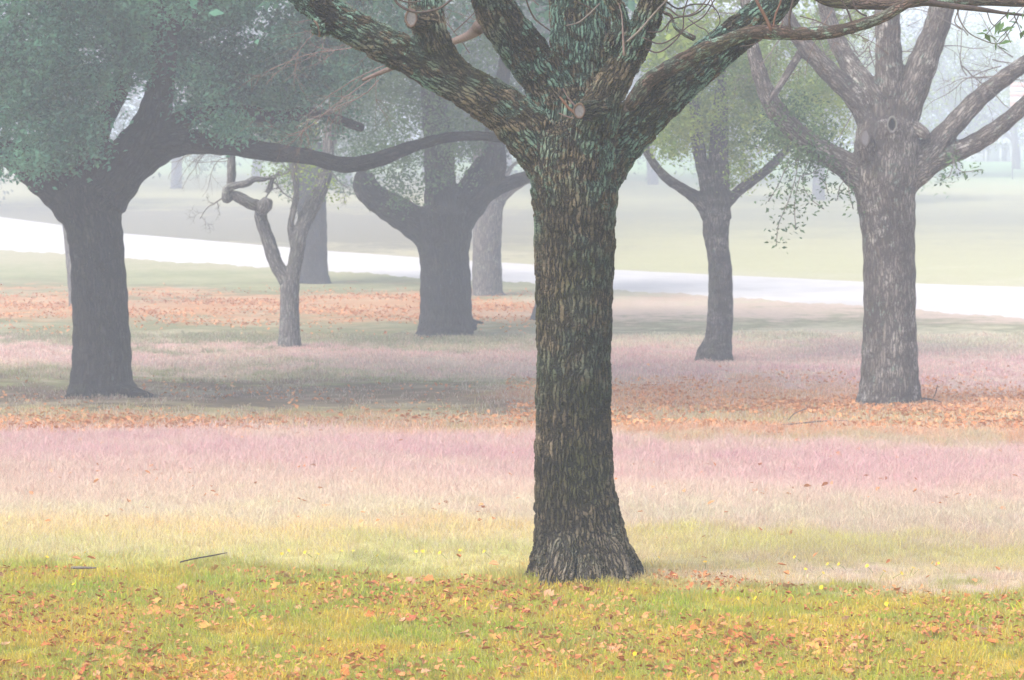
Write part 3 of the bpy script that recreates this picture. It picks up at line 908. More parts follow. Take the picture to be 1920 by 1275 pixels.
for (a_, b_, dx, dz) in [(424, 370, -1, -.3), (520, 330, 1, .1), (497, 372, .4, .8), (552, 300, -.4, .8), (434, 280, .5, .8), (600, 330, .8, .3), (566, 345, -.6, .5), (510, 340, .6, -.5)]:
    acc = twig_spray(P(a_, b_, YT), (dx, 0, dz), 1.0, .022, 3, .25, 4, 0, 0, None, .005)
    v, f, _ = join(acc); link('twig', mesh_quads('twig', v - parent_origin(twist), f, M['bark_pale']), twist)
for k in range(7):
    acc = twig_spray(P(440 - k * 12, 300 - k * 4, YT), (-1, 0, rng.uniform(-.6, .3)), 1.2, .012, 2, .2, 4)
    v, f, _ = join(acc); link('twig', mesh_quads('twig', v - parent_origin(twist), f, M['twig_grey']), twist)

# ---- broad tree behind the middle
YM = 62.0
mid = tree('broad_oak_tree', 'broad grey oak with thick forked limbs just left of the front tree', YM, 835,
           [(835, 625, 56), (836, 600, 50), (836, 560, 49), (835, 510, 47), (832, 470, 48), (832, 435, 54), (832, 400, 52)],
           [[(815, 440, 36), (775, 415, 32), (735, 390, 28), (700, 368, 25), (684, 345, 23), (686, 325, 18)],
            [(832, 420, 40), (828, 370, 33), (824, 320, 29), (822, 270, 29), (815, 200, 24), (800, 100, 17)],
            [(845, 430, 34), (880, 385, 30), (910, 345, 26), (926, 310, 24), (926, 270, 22), (935, 200, 17), (950, 100, 12)],
            [(900, 372, 16), (940, 350, 14), (975, 336, 13), (1010, 322, 10), (1060, 290, 8)],
            [(852, 370, 8), (868, 345, 8), (884, 320, 7), (900, 296, 6)],
            [(885, 610, 14), (893, 604, 5), (908, 606, 2)]], M['bark_dark'], .035)
cc = scatter_px([(800, 180, 150, 80, 110), (800, 60, 160, 90, 100), (720, 290, 60, 40, 26), (745, 350, 45, 40, 15), (800, 300, 60, 40, 14), (880, 260, 60, 35, 16), (700, 120, 140, 80, 40), (900, 300, 20, 40, 3)], YM, (-3, 3))
v1, f1 = clumps(cc, .45, 72, .11)
v2, f2 = clumps(crown_dome((800 - 960) * YM / FPX, YM, 7.5, 13, 7.5, 260), 1.0, 54, .3)
part('crown', np.vstack([v1, v2]), np.vstack([f1, f2 + len(v1)]), M['leaf_green'], mid)

# ---- small forked tree right of the main trunk
YS = 53.0
small = tree('forked_tree', 'slim forked tree with a yellow green crown standing in pink grass before the road', YS, 1342,
             [(1340, 668, 36), (1346, 640, 27), (1350, 600, 24.5), (1351, 550, 23.5), (1350, 500, 22), (1345, 462, 22), (1342, 430, 25), (1345, 400, 26)],
             [[(1332, 405, 17), (1310, 375, 13), (1280, 354, 10.5), (1250, 334, 9), (1225, 305, 8), (1208, 272, 8), (1195, 230, 6)],
              [(1335, 400, 17), (1325, 350, 13), (1314, 300, 12.5), (1306, 250, 12), (1300, 180, 9), (1290, 100, 6)],
              [(1352, 410, 19), (1350, 360, 19), (1348, 310, 19), (1348, 250, 17), (1352, 170, 12), (1350, 90, 8)],
              [(1360, 385, 10), (1385, 358, 10), (1415, 336, 9), (1445, 312, 9), (1470, 285, 7), (1500, 250, 5)],
              [(1338, 660, 20), (1322, 668, 12), (1306, 676, 6)]], M['bark_mid'], .022)
cc = scatter_px([(1320, 140, 120, 120, 190), (1340, 250, 90, 40, 44), (1380, 320, 35, 30, 8), (1260, 240, 50, 50, 20), (1440, 170, 70, 90, 50), (1470, 260, 45, 35, 12), (1540, 195, 65, 95, 70), (1500, 60, 90, 70, 30)], YS, (-1.4, 3.2))
v1, f1 = clumps(cc, .36, 99, .095)
v2, f2 = clumps(crown_dome((1340 - 960) * YS / FPX, YS, 5.5, 9.5, 3.4, 90), .7, 54, .2)
part('crown', np.vstack([v1, v2]), np.vstack([f1, f2 + len(v1)]), M['leaf_yellow'], small)

# ---- big grey tree at the right
YR = 41.0
right = tree('grey_oak_tree', 'big grey barked oak at the right with a knot hole and many spreading limbs', YR, 1668,
             [(1666, 768, 70), (1668, 745, 60), (1668, 700, 55), (1668, 640, 51), (1668, 560, 49), (1667, 480, 49), (1664, 410, 52), (1660, 365, 57), (1660, 320, 62), (1663, 270, 61), (1664, 230, 54)],
             [[(1640, 345, 40), (1590, 312, 27), (1540, 282, 22), (1490, 245, 20), (1450, 200, 18), (1425, 140, 15), (1410, 80, 12), (1395, -10, 9)],
              [(1650, 245, 34), (1605, 185, 22), (1560, 140, 19), (1515, 92, 17), (1480, 40, 14), (1450, -30, 11), (1400, -150, 8)],
              [(1660, 235, 34), (1625, 165, 22), (1590, 115, 19, .5), (1562, 60, 16, .8), (1545, 0, 14, 1), (1520, -120, 10, 1.5)],
              [(1664, 240, 36), (1668, 160, 28), (1666, 100, 25), (1664, 40, 24), (1662, -40, 21), (1650, -200, 14)],
              [(1680, 240, 36), (1708, 175, 31), (1735, 105, 27), (1758, 45, 24), (1775, -20, 21), (1810, -160, 14)],
              [(1695, 325, 36), (1745, 280, 25), (1790, 232, 20), (1835, 185, 18), (1885, 145, 16), (1940, 105, 14), (2020, 40, 11), (2080, -80, 8)],
              [(1700, 330, 36), (1760, 297, 21), (1815, 275, 19), (1860, 248, 17), (1905, 212, 15), (1960, 160, 13), (2060, 90, 9)],
              [(1715, 240, 14, -.2), (1732, 250, 12, -.3), (1738, 258, 7, -.3)],
              [(1650, 765, 30, -.2), (1622, 772, 18, -.3), (1600, 778, 9, -.3)],
              [(1500, 100, 8), (1450, 180, 6, -.3), (1440, 190, 3, -.3)],
              [(1625, 290, 20, -.35), (1622, 265, 16, -.5), (1620, 250, 10, -.5)]], M['bark_grey'], .026)
scar(right, P(1673, 233, YR - .62), (.1, -1, .0), .075, .12, 'knot_rim', 'knot_hole', True, M['bark_pale'])
scar(right, P(1622, 258, YR - .74), (-.35, -1, .0), .07, .14, rimmat=M['bark_grey'])
for k in range(46):
    px, py = rng.uniform(1400, 1960), rng.uniform(-60, 150)
    acc = twig_spray(P(px, py, YR + rng.uniform(-1.5, 3)), (rng.uniform(-1, 1), 0, rng.uniform(-.3, 1)), rng.uniform(1, 1.8), .012, 2, .16, 5, .01, 0, None, .0035)
    v, f, _ = join(acc)
    link('twig', mesh_quads('twig', v - parent_origin(right), f, M['twig_grey']), right)
# leafy sprays hanging from the low left limb
LV, LF, o_ = [], [], 0
ST = []
for (pts, n) in [([(1500, 285), (1490, 340), (1475, 385), (1460, 420), (1455, 462)], 120), ([(1520, 290), (1505, 340), (1520, 372), (1545, 392)], 80),
                 ([(1480, 300), (1460, 345), (1440, 378)], 60), ([(1500, 330), (1490, 380), (1492, 430)], 90), ([(1560, 300), (1548, 335), (1552, 362)], 70),
                 ([(1590, 320), (1592, 360), (1600, 392)], 60), ([(1590, 330), (1575, 350), (1570, 375)], 40), ([(1480, 250), (1500, 290), (1470, 320)], 90),
                 ([(1780, 285), (1800, 320), (1840, 318)], 60), ([(1790, 290), (1780, 330), (1760, 330)], 60), ([(1540, 290), (1530, 320), (1500, 330)], 90)]:
    c_ = catmull([(*P(a, b, YR - .3 + rng.uniform(-.2, .2)), .008) for a, b in pts], 6)
    ST.append(tube(c_, 4))
    cn = c_[rng.integers(0, len(c_), n), :3] + rng.normal(0, .085, (n, 3)) * np.array((1, 1, .8))
    v, f = leaf_quads(cn, .095, .42)
    LV.append(v); LF.append(f + o_); o_ += len(v)
for v, f, _ in ST:
    link('hanging_twig', mesh_quads('hanging_twig', v - parent_origin(right), f, M['twig_grey']), right)
cc = scatter_px([(1500, 225, 60, 30, 18), (1540, 285, 45, 15, 10), (1450, 260, 40, 40, 8)], YR, (-.4, 1))
v, f = clumps(cc, .28, 72, .085)
LV.append(v); LF.append(f + o_)
part('crown', np.vstack(LV), np.vstack(LF), M['leaf_green'], right)

# ---- trees behind these
t1 = tree('grey_oak_tree', 'pale faded oak by the road behind the broad oak with thick forked limbs', 80.0, 915,
          [(915, 562, 33), (914, 540, 29), (913, 500, 28), (913, 460, 27), (915, 420, 27), (920, 380, 24)],
          [[(918, 400, 20), (940, 365, 15), (975, 340, 12), (1010, 320, 10), (1050, 260, 8)], [(915, 400, 20), (905, 340, 17), (900, 280, 15), (890, 200, 12)],
           [(930, 370, 8), (960, 312, 4), (985, 305, 4), (993, 330, 3)]], M['bark_pale'], .045)
crown(t1, scatter_px([(930, 100, 150, 150, 260), (920, 230, 110, 60, 60), (1190, 60, 80, 110, 40)], 80, (-3, 5)), .75, 63, .17, M['leaf_far'])
t2 = tree('shaded_oak_tree', 'faded dark oak standing behind the small gnarled tree next to the road', 87.0, 590,
          [(590, 532, 32), (588, 505, 27), (587, 460, 27), (586, 420, 27), (584, 380, 28), (582, 350, 28)],
          [[(578, 370, 20), (560, 320, 16), (545, 270, 13), (520, 180, 9)], [(590, 370, 20), (605, 320, 16), (620, 260, 13), (650, 170, 9)], [(584, 360, 20), (582, 300, 18), (580, 200, 14)]], M['bark_dark'], .05)
crown(t2, scatter_px([(600, 210, 140, 110, 150), (700, 90, 140, 110, 120), (560, 330, 60, 25, 12), (640, 340, 40, 25, 8)], 87, (-4, 4)), .7, 54, .16, M['leaf_green'])
t3 = tree('pale_oak_tree', 'slender pale tree mostly hidden behind the trunk of the dark evergreen oak', 75.0, 146,
          [(146, 578, 17), (142, 520, 16), (137, 460, 16), (132, 400, 17), (128, 360, 17)], [[(128, 370, 12), (120, 320, 10), (110, 240, 8)], [(130, 370, 12), (145, 320, 10), (160, 240, 8)]], M['bark_pale'], .045)
crown(t3, scatter_px([(130, 220, 110, 60, 30)], 75, (-3, 3)), .7, 45, .16, M['leaf_far'])
t4 = tree('grey_oak_tree', 'faded tree almost hidden behind the trunk of the front tree', 68.0, 1028,
          [(1028, 600, 36), (1030, 570, 27), (1031, 520, 25), (1031, 460, 24), (1030, 400, 25)], [[(1026, 410, 16), (1010, 360, 12), (1000, 300, 9)], [(1034, 410, 16), (1060, 350, 12), (1080, 260, 9)]], M['bark_dark'], .045)
crown(t4, scatter_px([(1040, 220, 90, 60, 26)], 68, (-3, 3)), .6, 45, .14, M['leaf_far'])


# ---- far trees in the fog
def far_tree(px, Y, R, H, mat, label, z0=None, ncl=110, leaf=.34, tw=.45, sparse=False, group='trees fading into the fog beyond the road'):
    X = (px - 960) * Y / FPX
    g = gz1(X, Y)
    root = thing('foggy_tree', label, 'tree', (X, Y, g), group)
    top = g + H
    path, _ = walk((X, Y, g - .3), (rng.uniform(-.06, .06), 0, 1), H * .55, tw, tw * .55, 7, .05)
    v, f, l = tube(path, 10)
    link('trunk', mesh_quads('trunk', v - parent_origin(root), f, M['bark_pale'], True, l), root)
    for k in range(6):
        i = rng.integers(3, len(path) - 1); a = rng.uniform(0, 2 * np.pi)
        acc = twig_spray(path[i, :3], (math.cos(a), math.sin(a) * .5, .7), R * .9, tw * .45, 3 if sparse else 2, .14, 5 if sparse else 3, -.01, 0, None, .02, 3)
        v, f, _ = join(acc)
        link('limb', mesh_quads('limb', v - parent_origin(root), f, M['bark_pale']), root)
    cc = crown_dome(X, Y, g + (z0 if z0 is not None else H * .25), top, R, ncl)
    crown(root, cc, R * .15, 63, leaf, mat)
    return root


F_ = [(-60, 190, 11, 17, 'leaf_far', 'pale rounded tree in the fog at the left edge past the road', 1.6),
      (150, 245, 13, 19, 'leaf_far', 'foggy tree seen beneath the crown of the dark evergreen oak', 2.0),
      (330, 225, 12, 18, 'leaf_green', 'pale green foggy tree over the long low arm of the evergreen oak', 2.4),
      (480, 255, 13, 19, 'leaf_far', 'foggy tree high behind the crooked limb of the gnarled tree', 2.2),
      (650, 230, 13, 19, 'leaf_far', 'foggy tree between the gnarled tree and the broad oak', 2.0),
      (800, 255, 14, 20, 'leaf_rust', 'brownish foggy tree straight behind the crown of the broad oak', 2.0),
      (950, 215, 12, 19, 'leaf_far', 'tall grey foggy tree filling the gap between the upper limbs of the front tree', 2.0),
      (1090, 250, 13, 19, 'leaf_far', 'foggy tree hidden mostly behind the fork of the front tree', 2.0),
      (1225, 235, 12, 18, 'leaf_far', 'grey foggy tree low between the front tree and the slim forked tree', 1.2),
      (1400, 250, 12, 17, 'leaf_far', 'foggy tree behind the yellow green crown of the slim forked tree', 1.5),
      (1535, 200, 8, 14, 'leaf_yellow', 'yellow green tree just left of the big grey oak across the road', 1.8),
      (1650, 265, 11, 16, 'leaf_far', 'far foggy tree behind the trunk of the big grey oak', 1.6)]
for px, Y, R, H, mt, lb, z0 in F_:
    Y *= .82; z0 *= .5
    far_tree(px, Y, R, H, M[mt], lb, z0, ncl=int(150 if R > 6 else 110), leaf=.4 if R > 6 else .2)
far_tree(1790, 215, 8.5, 14, M['leaf_yellow'], 'thinly leaved pale tree between the right hand limbs of the big grey oak', 2.2, 240, .3, .45, True)
far_tree(1905, 235, 8, 12.5, M['leaf_far'], 'sparse twiggy pale tree at the right edge in front of the white pavilion', 2.6, 110, .3, .4, True)

# ---- far pavilion and striped barrier
Yp = 262.0
bx0 = (1868 - 960) * Yp / FPX; gp = gz1(bx0, Yp)
pav = thing('pavilion', 'low white park pavilion far away in the fog at the right edge', 'building', (bx0, Yp, gp))


def box(name, x0, x1, y0, y1, z0, z1, mat, parent):
    v = [(x, y, z) for x in (x0, x1) for y in (y0, y1) for z in (z0, z1)]
    f = [(0, 1, 3, 2), (4, 6, 7, 5), (0, 4, 5, 1), (2, 3, 7, 6), (0, 2, 6, 4), (1, 5, 7, 3)]
    return part(name, v, f, mat, parent)


box('wall', bx0 - 2.9, bx0 + 2.9, Yp + 1, Yp + 4, gp - .2, gp + 2.0, M['white'], pav)
box('roof', bx0 - 3.2, bx0 + 3.2, Yp - .3, Yp + 4.3, gp + 2.003, gp + 2.2, M['white'], pav)
for x in (-2.8, -1.1, .5, 1.6, 2.8):
    box('post', bx0 + x - .09, bx0 + x + .09, Yp, Yp + .18, gp - .1, gp + 2.0, M['white'], pav)
for x in (-.9, 1.0, 2.1):
    box('opening', bx0 + x - .35, bx0 + x + .35, Yp + .95, Yp + .997, gp + .1, gp + 1.6, M['grey'], pav)
box('orange_fascia', bx0 - 1.6, bx0 - .3, Yp - .36, Yp - .303, gp + 1.75, gp + 1.98, M['orange'], pav)
Yq = 205.0
qx = (1912 - 960) * Yq / FPX; gq = gz1(qx, Yq)
zt = P(1912, 155, Yq)[2]; zb = P(1912, 200, Yq)[2]
bar = thing('striped_sign', 'orange and white striped board on tall posts in the fog at the right edge', 'sign', (qx, Yq, gq))
hh = (zt - zb) / 5
for k in range(5):
    box('stripe', qx - .8, qx + .8, Yq, Yq + .06, zb + k * hh + .004, zb + (k + 1) * hh, M['orange' if k % 2 == 0 else 'white'], bar)
for x in (-.6, .6):
    box('post', qx + x - .05, qx + x + .05, Yq + .07, Yq + .17, gq - .3, zt, M['grey'], bar)


# ------------------------------------------------------------------ grass
def tuft_mesh(name, blades, rad, h, w, lean, mat, seed):
    r = np.random.default_rng(seed)
    V, F, Tp = [], [], []
    for k in range(blades):
        a = r.uniform(0, 2 * np.pi); q0 = rad * math.sqrt(r.uniform()); base = np.array((q0 * math.cos(a), q0 * math.sin(a), -.01))
        hh = h * r.uniform(.45, 1.15); ln = hh * r.uniform(0, lean) * 1.2; b = r.uniform(0, 2 * np.pi)
        dr = np.array((math.cos(b), math.sin(b), 0)); sd = np.array((-math.sin(b), math.cos(b), 0)) if r.uniform() < .5 else dr
        ww = w * r.uniform(.6, 1.3)
        m_ = base + dr * ln * .35 + np.array((0, 0, hh * .6)); t_ = base + dr * ln + np.array((0, 0, hh * (1 - .25 * min(1, ln / hh))))
        o = len(V)
        V += [base - sd * ww * .5, base + sd * ww * .5, m_ + sd * ww * .4, m_ - sd * ww * .4, t_]
        Tp += [0, 0, .5, .5, 1]
        F += [(o, o + 1, o + 2, o + 3), (o + 3, o + 2, o + 4, o + 3)]
    me = mesh_quads(name, np.array(V), np.array(F), mat, False)
    at = me.attributes.new('tipw', 'FLOAT', 'POINT'); at.data.foreach_set('value', np.array(Tp, np.float32))
    return me


def fixed_tris(F): return F


def scatter_on(name, pts, scale, tufts, label_kind='stuff'):
    """one object: points, each carrying one of the tuft meshes"""
    n = len(pts)
    me = bpy.data.meshes.new(name)
    me.vertices.add(n); me.vertices.foreach_set('co', pts.astype(np.float32).ravel())
    a = me.attributes.new('size', 'FLOAT', 'POINT'); a.data.foreach_set('value', scale.astype(np.float32))
    a = me.attributes.new('turn', 'FLOAT_VECTOR', 'POINT')
    rot = np.stack([rng.normal(0, .12, n), rng.normal(0, .12, n), rng.uniform(0, 6.28, n)], -1)
    a.data.foreach_set('vector', rot.astype(np.float32).ravel())
    a = me.attributes.new('pick', 'INT', 'POINT'); a.data.foreach_set('value', rng.integers(0, len(tufts), n).astype(np.int32))
    o = link(name, me)
    ng = bpy.data.node_groups.new(name, 'GeometryNodeTree')
    ng.interface.new_socket('Geometry', in_out='INPUT', socket_type='NodeSocketGeometry')
    ng.interface.new_socket('Geometry', in_out='OUTPUT', socket_type='NodeSocketGeometry')
    N, L = ng.nodes, ng.links
    gi, go = N.new('NodeGroupInput'), N.new('NodeGroupOutput')
    jn = N.new('GeometryNodeJoinGeometry')
    pk = N.new('GeometryNodeInputNamedAttribute'); pk.data_type = 'INT'; pk.inputs[0].default_value = 'pick'
    sz = N.new('GeometryNodeInputNamedAttribute'); sz.data_type = 'FLOAT'; sz.inputs[0].default_value = 'size'
    tn = N.new('GeometryNodeInputNamedAttribute'); tn.data_type = 'FLOAT_VECTOR'; tn.inputs[0].default_value = 'turn'
    for k, tm in enumerate(tufts):
        cmp_ = N.new('FunctionNodeCompare'); cmp_.data_type = 'INT'; cmp_.operation = 'EQUAL'
        L.new(pk.outputs[0], cmp_.inputs[2]); cmp_.inputs[3].default_value = k
        ip = N.new('GeometryNodeInstanceOnPoints')
        oi = N.new('GeometryNodeObjectInfo'); oi.inputs[0].default_value = tm
        L.new(gi.outputs[0], ip.inputs['Points']); L.new(cmp_.outputs[0], ip.inputs['Selection'])
        L.new(oi.outputs['Geometry'], ip.inputs['Instance'])
        L.new(sz.outputs[0], ip.inputs['Scale'])
        L.new(tn.outputs[0], ip.inputs['Rotation'])
        L.new(ip.outputs[0], jn.inputs[0])
    L.new(jn.outputs[0], go.inputs[0])
    md = o.modifiers.new('grow', 'NODES'); md.node_group = ng
    tag(o, kind='stuff')
    return o


def tuft_objs(name, n, *a):
    out = []
    for k in range(n):
        me = tuft_mesh(name, *a, seed=k + 11)
        o = link(name, me)
        o.location = (0, -12 - k * .5, gz1(0, -12) + .005)
        tag(o, kind='stuff')
        out.append(o)
    return out


def grass_points(y0, y1, dens, edge=None, side=1.0, ok=None):
    area_x = lambda y: .225 * y + side
    n = int((y1 - y0) * 2 * area_x((y0 + y1) / 2) * dens)
    y = rng.uniform(y0, y1, int(n * 1.3)); x = rng.uniform(-1, 1, len(y)) * area_x(y1)
    m_ = np.abs(x) < area_x(y)
    x, y = x[m_], y[m_]
    if ok is not None:
        m_ = ok(x, y); x, y = x[m_], y[m_]
    return np.stack([x, y, gz(x, y)], -1)


def lawn_edge(x): return 17.35 - .22 * x + .25 * np.sin(x * 1.7) + .12 * np.sin(x * 5.1 + 1)


t_lawn = tuft_objs('lawn_tuft', 4, 30, .075, .055, .0050, .9, M['lawn'])
p = grass_points(11.5, 18.6, 210, ok=lambda x, y: y < lawn_edge(x) + rng.normal(.1, .4, len(x)))
scatter_on('lawn_grass', p, rng.uniform(.6, 1.25, len(p)) * np.where(rng.uniform(size=len(p)) < .06, 1.6, 1), t_lawn)
t_tall = tuft_objs('tall_grass_tuft', 4, 38, .14, .155, .0042, 1.7, M['tall'])
p = grass_points(16, 27, 95, ok=lambda x, y: y > lawn_edge(x) + rng.normal(0, .35, len(x)))
scatter_on('dry_grass', p, rng.uniform(.5, 1.1, len(p)) * np.clip((p[:, 1] - 13.5) / 8, .55, 1), t_tall)
p = grass_points(27, 34.5, 62)
scatter_on('pink_grass', p, rng.uniform(.7, 1.3, len(p)), t_tall)
t_wisp = tuft_objs('seedhead_tuft', 3, 6, .16, .30, .0036, 1.3, M['wisp'])
p = grass_points(18.5, 35, 11)
scatter_on('seedheads', p, rng.uniform(.45, 1.05, len(p)) * np.clip((p[:, 1] - 14) / 10, .5, 1), t_wisp)
t_mid = tuft_objs('meadow_tuft', 3, 34, .25, .10, .012, 1.0, M['tall'])
p = grass_points(34, 62, 14, ok=lambda x, y: ~((y > 39) & (y < 47) & (x < -.5) & (rng.uniform(size=len(x)) < .8)))
scatter_on('meadow_grass', p, rng.uniform(.5, 1.2, len(p)), t_mid)


def foot_grass(x0, y0, r0, r1, n, tufts, s0, s1):
    a = rng.uniform(0, 2 * np.pi, n); r = rng.uniform(r0, r1, n)
    x, y = x0 + r * np.cos(a), y0 + r * np.sin(a)
    scatter_on('foot_grass', np.stack([x, y, gz(x, y)], -1), rng.uniform(s0, s1, n), tufts)


foot_grass(bx, by, .30, .62, 260, t_lawn, 1.0, 1.9)
for (a_, Y_, r_) in [(190, YL, .55), (543, YT, .25), (835, YM, .75), (1342, YS, .38), (1668, YR, .6)]:
    foot_grass((a_ - 960) * Y_ / FPX, Y_, r_ * .8, r_ * 1.7, 110, t_mid, .4, 1.0)

# ------------------------------------------------------------------ fallen leaves
def oak_leaf(seed, size=.085):
    r = np.random.default_rng(seed)
    n = 9
    s = np.linspace(0, 1, n)
    wd = .5 * np.sin(np.pi * np.clip(s * .95 + .03, 0, 1)) ** .8 * (1 + .38 * np.cos(s * np.pi * 6 + r.uniform(-.4, .4)))
    wd[0] = .03; wd[-1] = .02
    curl = r.uniform(.15, .7); bend = r.uniform(-.5, .9); tw = r.uniform(-.5, .5)
    V = []
    for k in range(n):
        z0 = bend * (s[k] - .5) ** 2
        for side in (-1, 0, 1):
            x = side * wd[k] * .72
            V.append((x, s[k] - .5, z0 + curl * abs(x) ** 1.3 + tw * x * (s[k] - .5) + r.normal(0, .012)))
    F = []
    for k in range(n - 1):
        a = k * 3
        F += [(a, a + 1, a + 4, a + 3), (a + 1, a + 2, a + 5, a + 4)]
    V = np.array(V); V[:, 2] -= V[:, 2].min()
    return V * size, np.array(F)


names_l = ['orange brown', 'pale tan', 'rust red', 'ochre yellow', 'dark brown']
leafm = {}
for k in range(8):
    for j, lm in enumerate(LITTERM):
        v, f = oak_leaf(40 + k)
        leafm[(k, j)] = new_mesh('fallen_leaf', v, f, lm, True)
spots = []
while len(spots) < 295:
    y = 13.1 + 4.4 * rng.uniform() ** 1.35
    x = rng.uniform(-1, 1) * (.215 * y)
    # leaves gather in loose drifts
    dr = math.sin(x * 1.9 + 1.3 * y) + math.sin(x * .8 - 2.3 * y + 2)
    if y > lawn_edge(x) or rng.uniform() > .55 + .3 * dr: continue
    if abs(x - bx) < .45 and abs(y - by) < .4: continue
    spots.append((x, y))
shapes = ['flat', 'curled']
for (x, y) in spots:
    k = int(rng.integers(0, 8)); j = int(rng.choice(5, p=[.3, .3, .12, .18, .10]))
    o = link('fallen_leaf', leafm[(k, j)])
    o.location = (x, y, gz1(x, y) + rng.uniform(.005, .035))
    o.rotation_euler = (rng.normal(0, .4), rng.normal(0, .4), rng.uniform(0, 6.28))
    s = rng.uniform(.5, 1.15); o.scale = (s, s, s)
    px_ = 960 + x * FPX / y
    side = ['at the far left of', 'left of centre on', 'below the front tree on', 'right of the front tree on', 'at the far right of'][int(np.clip(px_ // 384, 0, 4))]
    row = 'top edge' if y > 16.2 else 'middle' if y > 14.6 else 'bottom edge'
    size = 'small' if s < .85 else 'large' if s > 1.1 else 'medium'
    tag(o, f'{size} {names_l[j]} {"curled" if k % 2 else "flat"} leaf {side} the lawn, {row}', 'leaf', f'{names_l[j]} leaves fallen on the near lawn')


def litter(name, X, Yv, size, lift, mat='litter_mix'):
    """many small curled leaves in one mesh"""
    n = len(X)
    c = np.stack([X, Yv, gz(X, Yv) + lift * rng.uniform(.3, 1.2, n)], -1)
    up = rng.normal(0, .45, (n, 3)); up[:, 2] = 1; up /= np.linalg.norm(up, axis=1)[:, None]
    a = rng.normal(0, 1, (n, 3)); a -= up * (a * up).sum(1)[:, None]; a /= np.linalg.norm(a, axis=1)[:, None]
    b = np.cross(up, a)
    s = (size * rng.uniform(.6, 1.4, n))[:, None]; w = s * rng.uniform(.22, .4, (n, 1)); cu = s * rng.uniform(.05, .35, (n, 1))
    v = np.stack([c - a * s * .5, c - a * s * .1 + b * w + up * cu, c + a * s * .25 + b * w * .7 + up * cu, c + a * s * .5 + up * cu * .5,
                  c + a * s * .25 - b * w * .7 + up * cu, c - a * s * .1 - b * w + up * cu, c + a * s * .1], 1).reshape(-1, 3)
    i = np.arange(n)[:, None] * 7
    tri = np.array([[0, 1, 6], [1, 2, 6], [2, 3, 6], [3, 4, 6], [4, 5, 6], [5, 0, 6]])
    f = (i[:, :, None] + tri[None]).reshape(-1, 3)
    o = link(name, new_mesh(name, v, f, M[mat]))
    tag(o, kind='stuff')
    return o


n = 16000
yy = rng.uniform(12, 17.6, n); xx = rng.uniform(-1, 1, n) * (.23 * yy + .6)
dr = np.sin(xx * 1.9 + 1.3 * yy) + np.sin(xx * .8 - 2.3 * yy + 2) + np.sin(xx * 4.7 + yy * 3.1) * .6
m_ = (yy < lawn_edge(xx)) & (rng.uniform(size=n) < .5 + .28 * dr)
litter('leaf_litter', xx[m_], yy[m_], .036, .035)


def zone_leaves(name, n, px0, px1, r0, r1, size, lift=.05):
    y0, y1 = row_to_y(r0), row_to_y(r1)
    y = rng.uniform(y0, y1, n) + rng.normal(0, (y1 - y0) * .2, n)
    p_ = rng.uniform(px0, px1, n)
    x = (p_ - 960) * y / FPX
    dens = .5 + .35 * np.sin(x * .9 + y * .7) + .3 * np.sin(x * .35 - y * 1.1 + 1)
    k = rng.uniform(size=n) < dens
    litter(name, x[k], y[k], size, lift, 'litter_far')


zone_leaves('leaf_litter', 15000, 950, 2050, 820, 725, .075)
zone_leaves('leaf_litter', 3500, -100, 1000, 822, 785, .075)
zone_leaves('leaf_litter', 12000, -100, 1000, 606, 555, .085)
zone_leaves('leaf_litter', 420, -100, 1980, 1050, 840, .06, .10)
zone_leaves('leaf_litter', 900, -100, 900, 785, 712, .08, .03)

# ------------------------------------------------------------------ yellow flowers
fv, ff = [], []
for k in range(9):
    a = k * 2 * math.pi / 9; a2 = .26
    o = len(fv)
    fv += [(0, 0, .0), (.011 * math.cos(a - a2), .011 * math.sin(a - a2), .003), (.017 * math.cos(a), .017 * math.sin(a), .006), (.011 * math.cos(a + a2), .011 * math.sin(a + a2), .003)]
    ff.append((o, o + 1, o + 2, o + 3))
fme = new_mesh('petal_disc', fv, ff, M['petal'])
sv, sf, _ = tube(np.array([(0, 0, -.08, .0018), (.003, 0, -.04, .0016), (0, 0, 0, .0014)]), 5)
sme = mesh_quads('stem', sv, sf, M['stem'])
FL = [(528, 1060), (541, 1055), (572, 1060), (596, 1062), (640, 1056), (662, 1056), (708, 1064), (780, 1058), (792, 1056), (825, 1058), (862, 1056), (908, 1058),
      (1235, 1068), (1322, 1078), (1382, 1123), (1383, 1147), (1490, 1067), (1510, 1092), (1543, 1098), (1552, 1082), (1573, 1080), (1626, 1086), (1658, 1094), (1690, 1098),
      (1712, 1088), (1722, 1092), (1748, 1080), (1760, 1079), (1864, 1144), (1706, 1176), (1540, 1125), (1417, 1148), (88, 1069), (160, 1060), (138, 1122), (1190, 1256), (1662, 1160), (1630, 1155)]
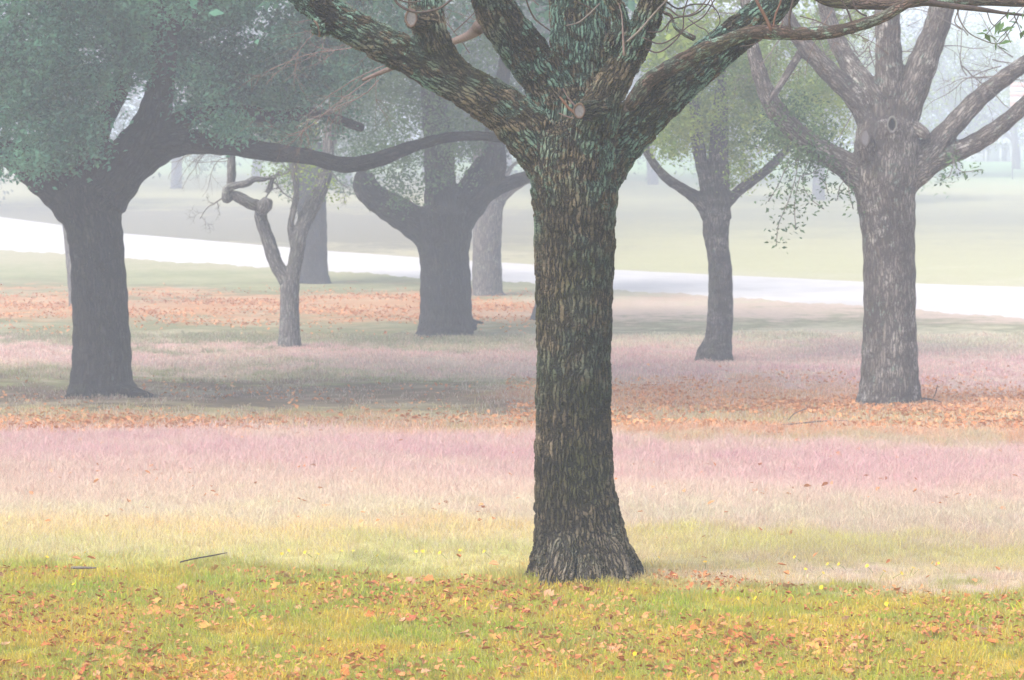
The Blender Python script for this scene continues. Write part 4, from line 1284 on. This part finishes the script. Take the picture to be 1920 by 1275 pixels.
for (a, b) in FL:
    x, y = on_ground(a, b)
    wh = 'at the far left' if a < 300 else 'left of the front tree' if a < 1000 else 'right of the front tree' if a < 1450 else 'near the right corner' if a > 1700 else 'below the big grey oak'
    o = thing('yellow_flower', f'small yellow flower {wh}, {"on the lawn edge" if b < 1075 else "just inside the lawn" if b < 1110 else "further into the lawn"}', 'flower', (x, y, gz1(x, y) + .085), 'yellow flowers dotted along the lawn edge')
    o.rotation_euler = (rng.uniform(.3, 1.1), rng.normal(0, .3), rng.normal(0, .8))
    s = rng.uniform(.7, 1.1); o.scale = (s, s, s)
    link('petals', fme, o); link('stem', sme, o)


# ------------------------------------------------------------------ fallen sticks
def stick(label, pts, r, mat, lift=.05, kids=()):
    w = []
    for (a, b) in pts:
        x, y = on_ground(a, b); w.append((x, y, gz1(x, y) + lift, r))
    w = np.array(w); w[-1, 3] *= .5
    root = thing('fallen_stick', label, 'stick', tuple(w[0, :3]))
    plain_limb('stem', catmull(w, 6), M[mat], root, 7)
    for kd in kids:
        ww = np.array([(*P(a, b, w[0, 1]), r * .6) for a, b in kd])
        plain_limb('side_shoot', catmull(ww, 5), M[mat], root, 6)


stick('thin dark twig lying on the lawn edge left of the front tree', [(338, 1075), (365, 1067), (398, 1061), (426, 1056)], .0052, 'twig_dark', .075)
stick('short grey stick lying in the lawn near the left edge', [(134, 1083), (160, 1081), (180, 1083)], .010, 'twig_grey', .06)
stick('long pale stick lying in orange leaves before the big grey oak', [(1436, 808), (1480, 804), (1540, 798), (1590, 796)], .011, 'bark_pale', .06, [[(1478, 788), (1490, 775), (1512, 766)]])
stick('dark twig lying at the right foot of the big grey oak', [(1728, 756), (1745, 758), (1765, 763)], .013, 'twig_dark', .08, [[(1738, 758), (1752, 742), (1758, 722)]])

# ------------------------------------------------------------------ fog
hv = [(x, y, z) for x in (-630, 630) for y in (-25, 1260) for z in (-3.2, 30)]
hf = [(0, 1, 3, 2), (4, 6, 7, 5), (0, 4, 5, 1), (2, 3, 7, 6), (0, 2, 6, 4), (1, 5, 7, 3)]
hz = bpy.data.materials.new('haze'); hz.use_nodes = True
hn = hz.node_tree; hn.nodes.clear()
ho = hn.nodes.new('ShaderNodeOutputMaterial'); pv = hn.nodes.new('ShaderNodeVolumePrincipled')
pv.inputs['Color'].default_value = (.79, .86, 1.0, 1)
pv.inputs['Density'].default_value = .0043
pv.inputs['Anisotropy'].default_value = 0.0
hn.links.new(pv.outputs[0], ho.inputs['Volume'])
tag(link('haze', new_mesh('haze', hv, hf, hz)), kind='stuff')
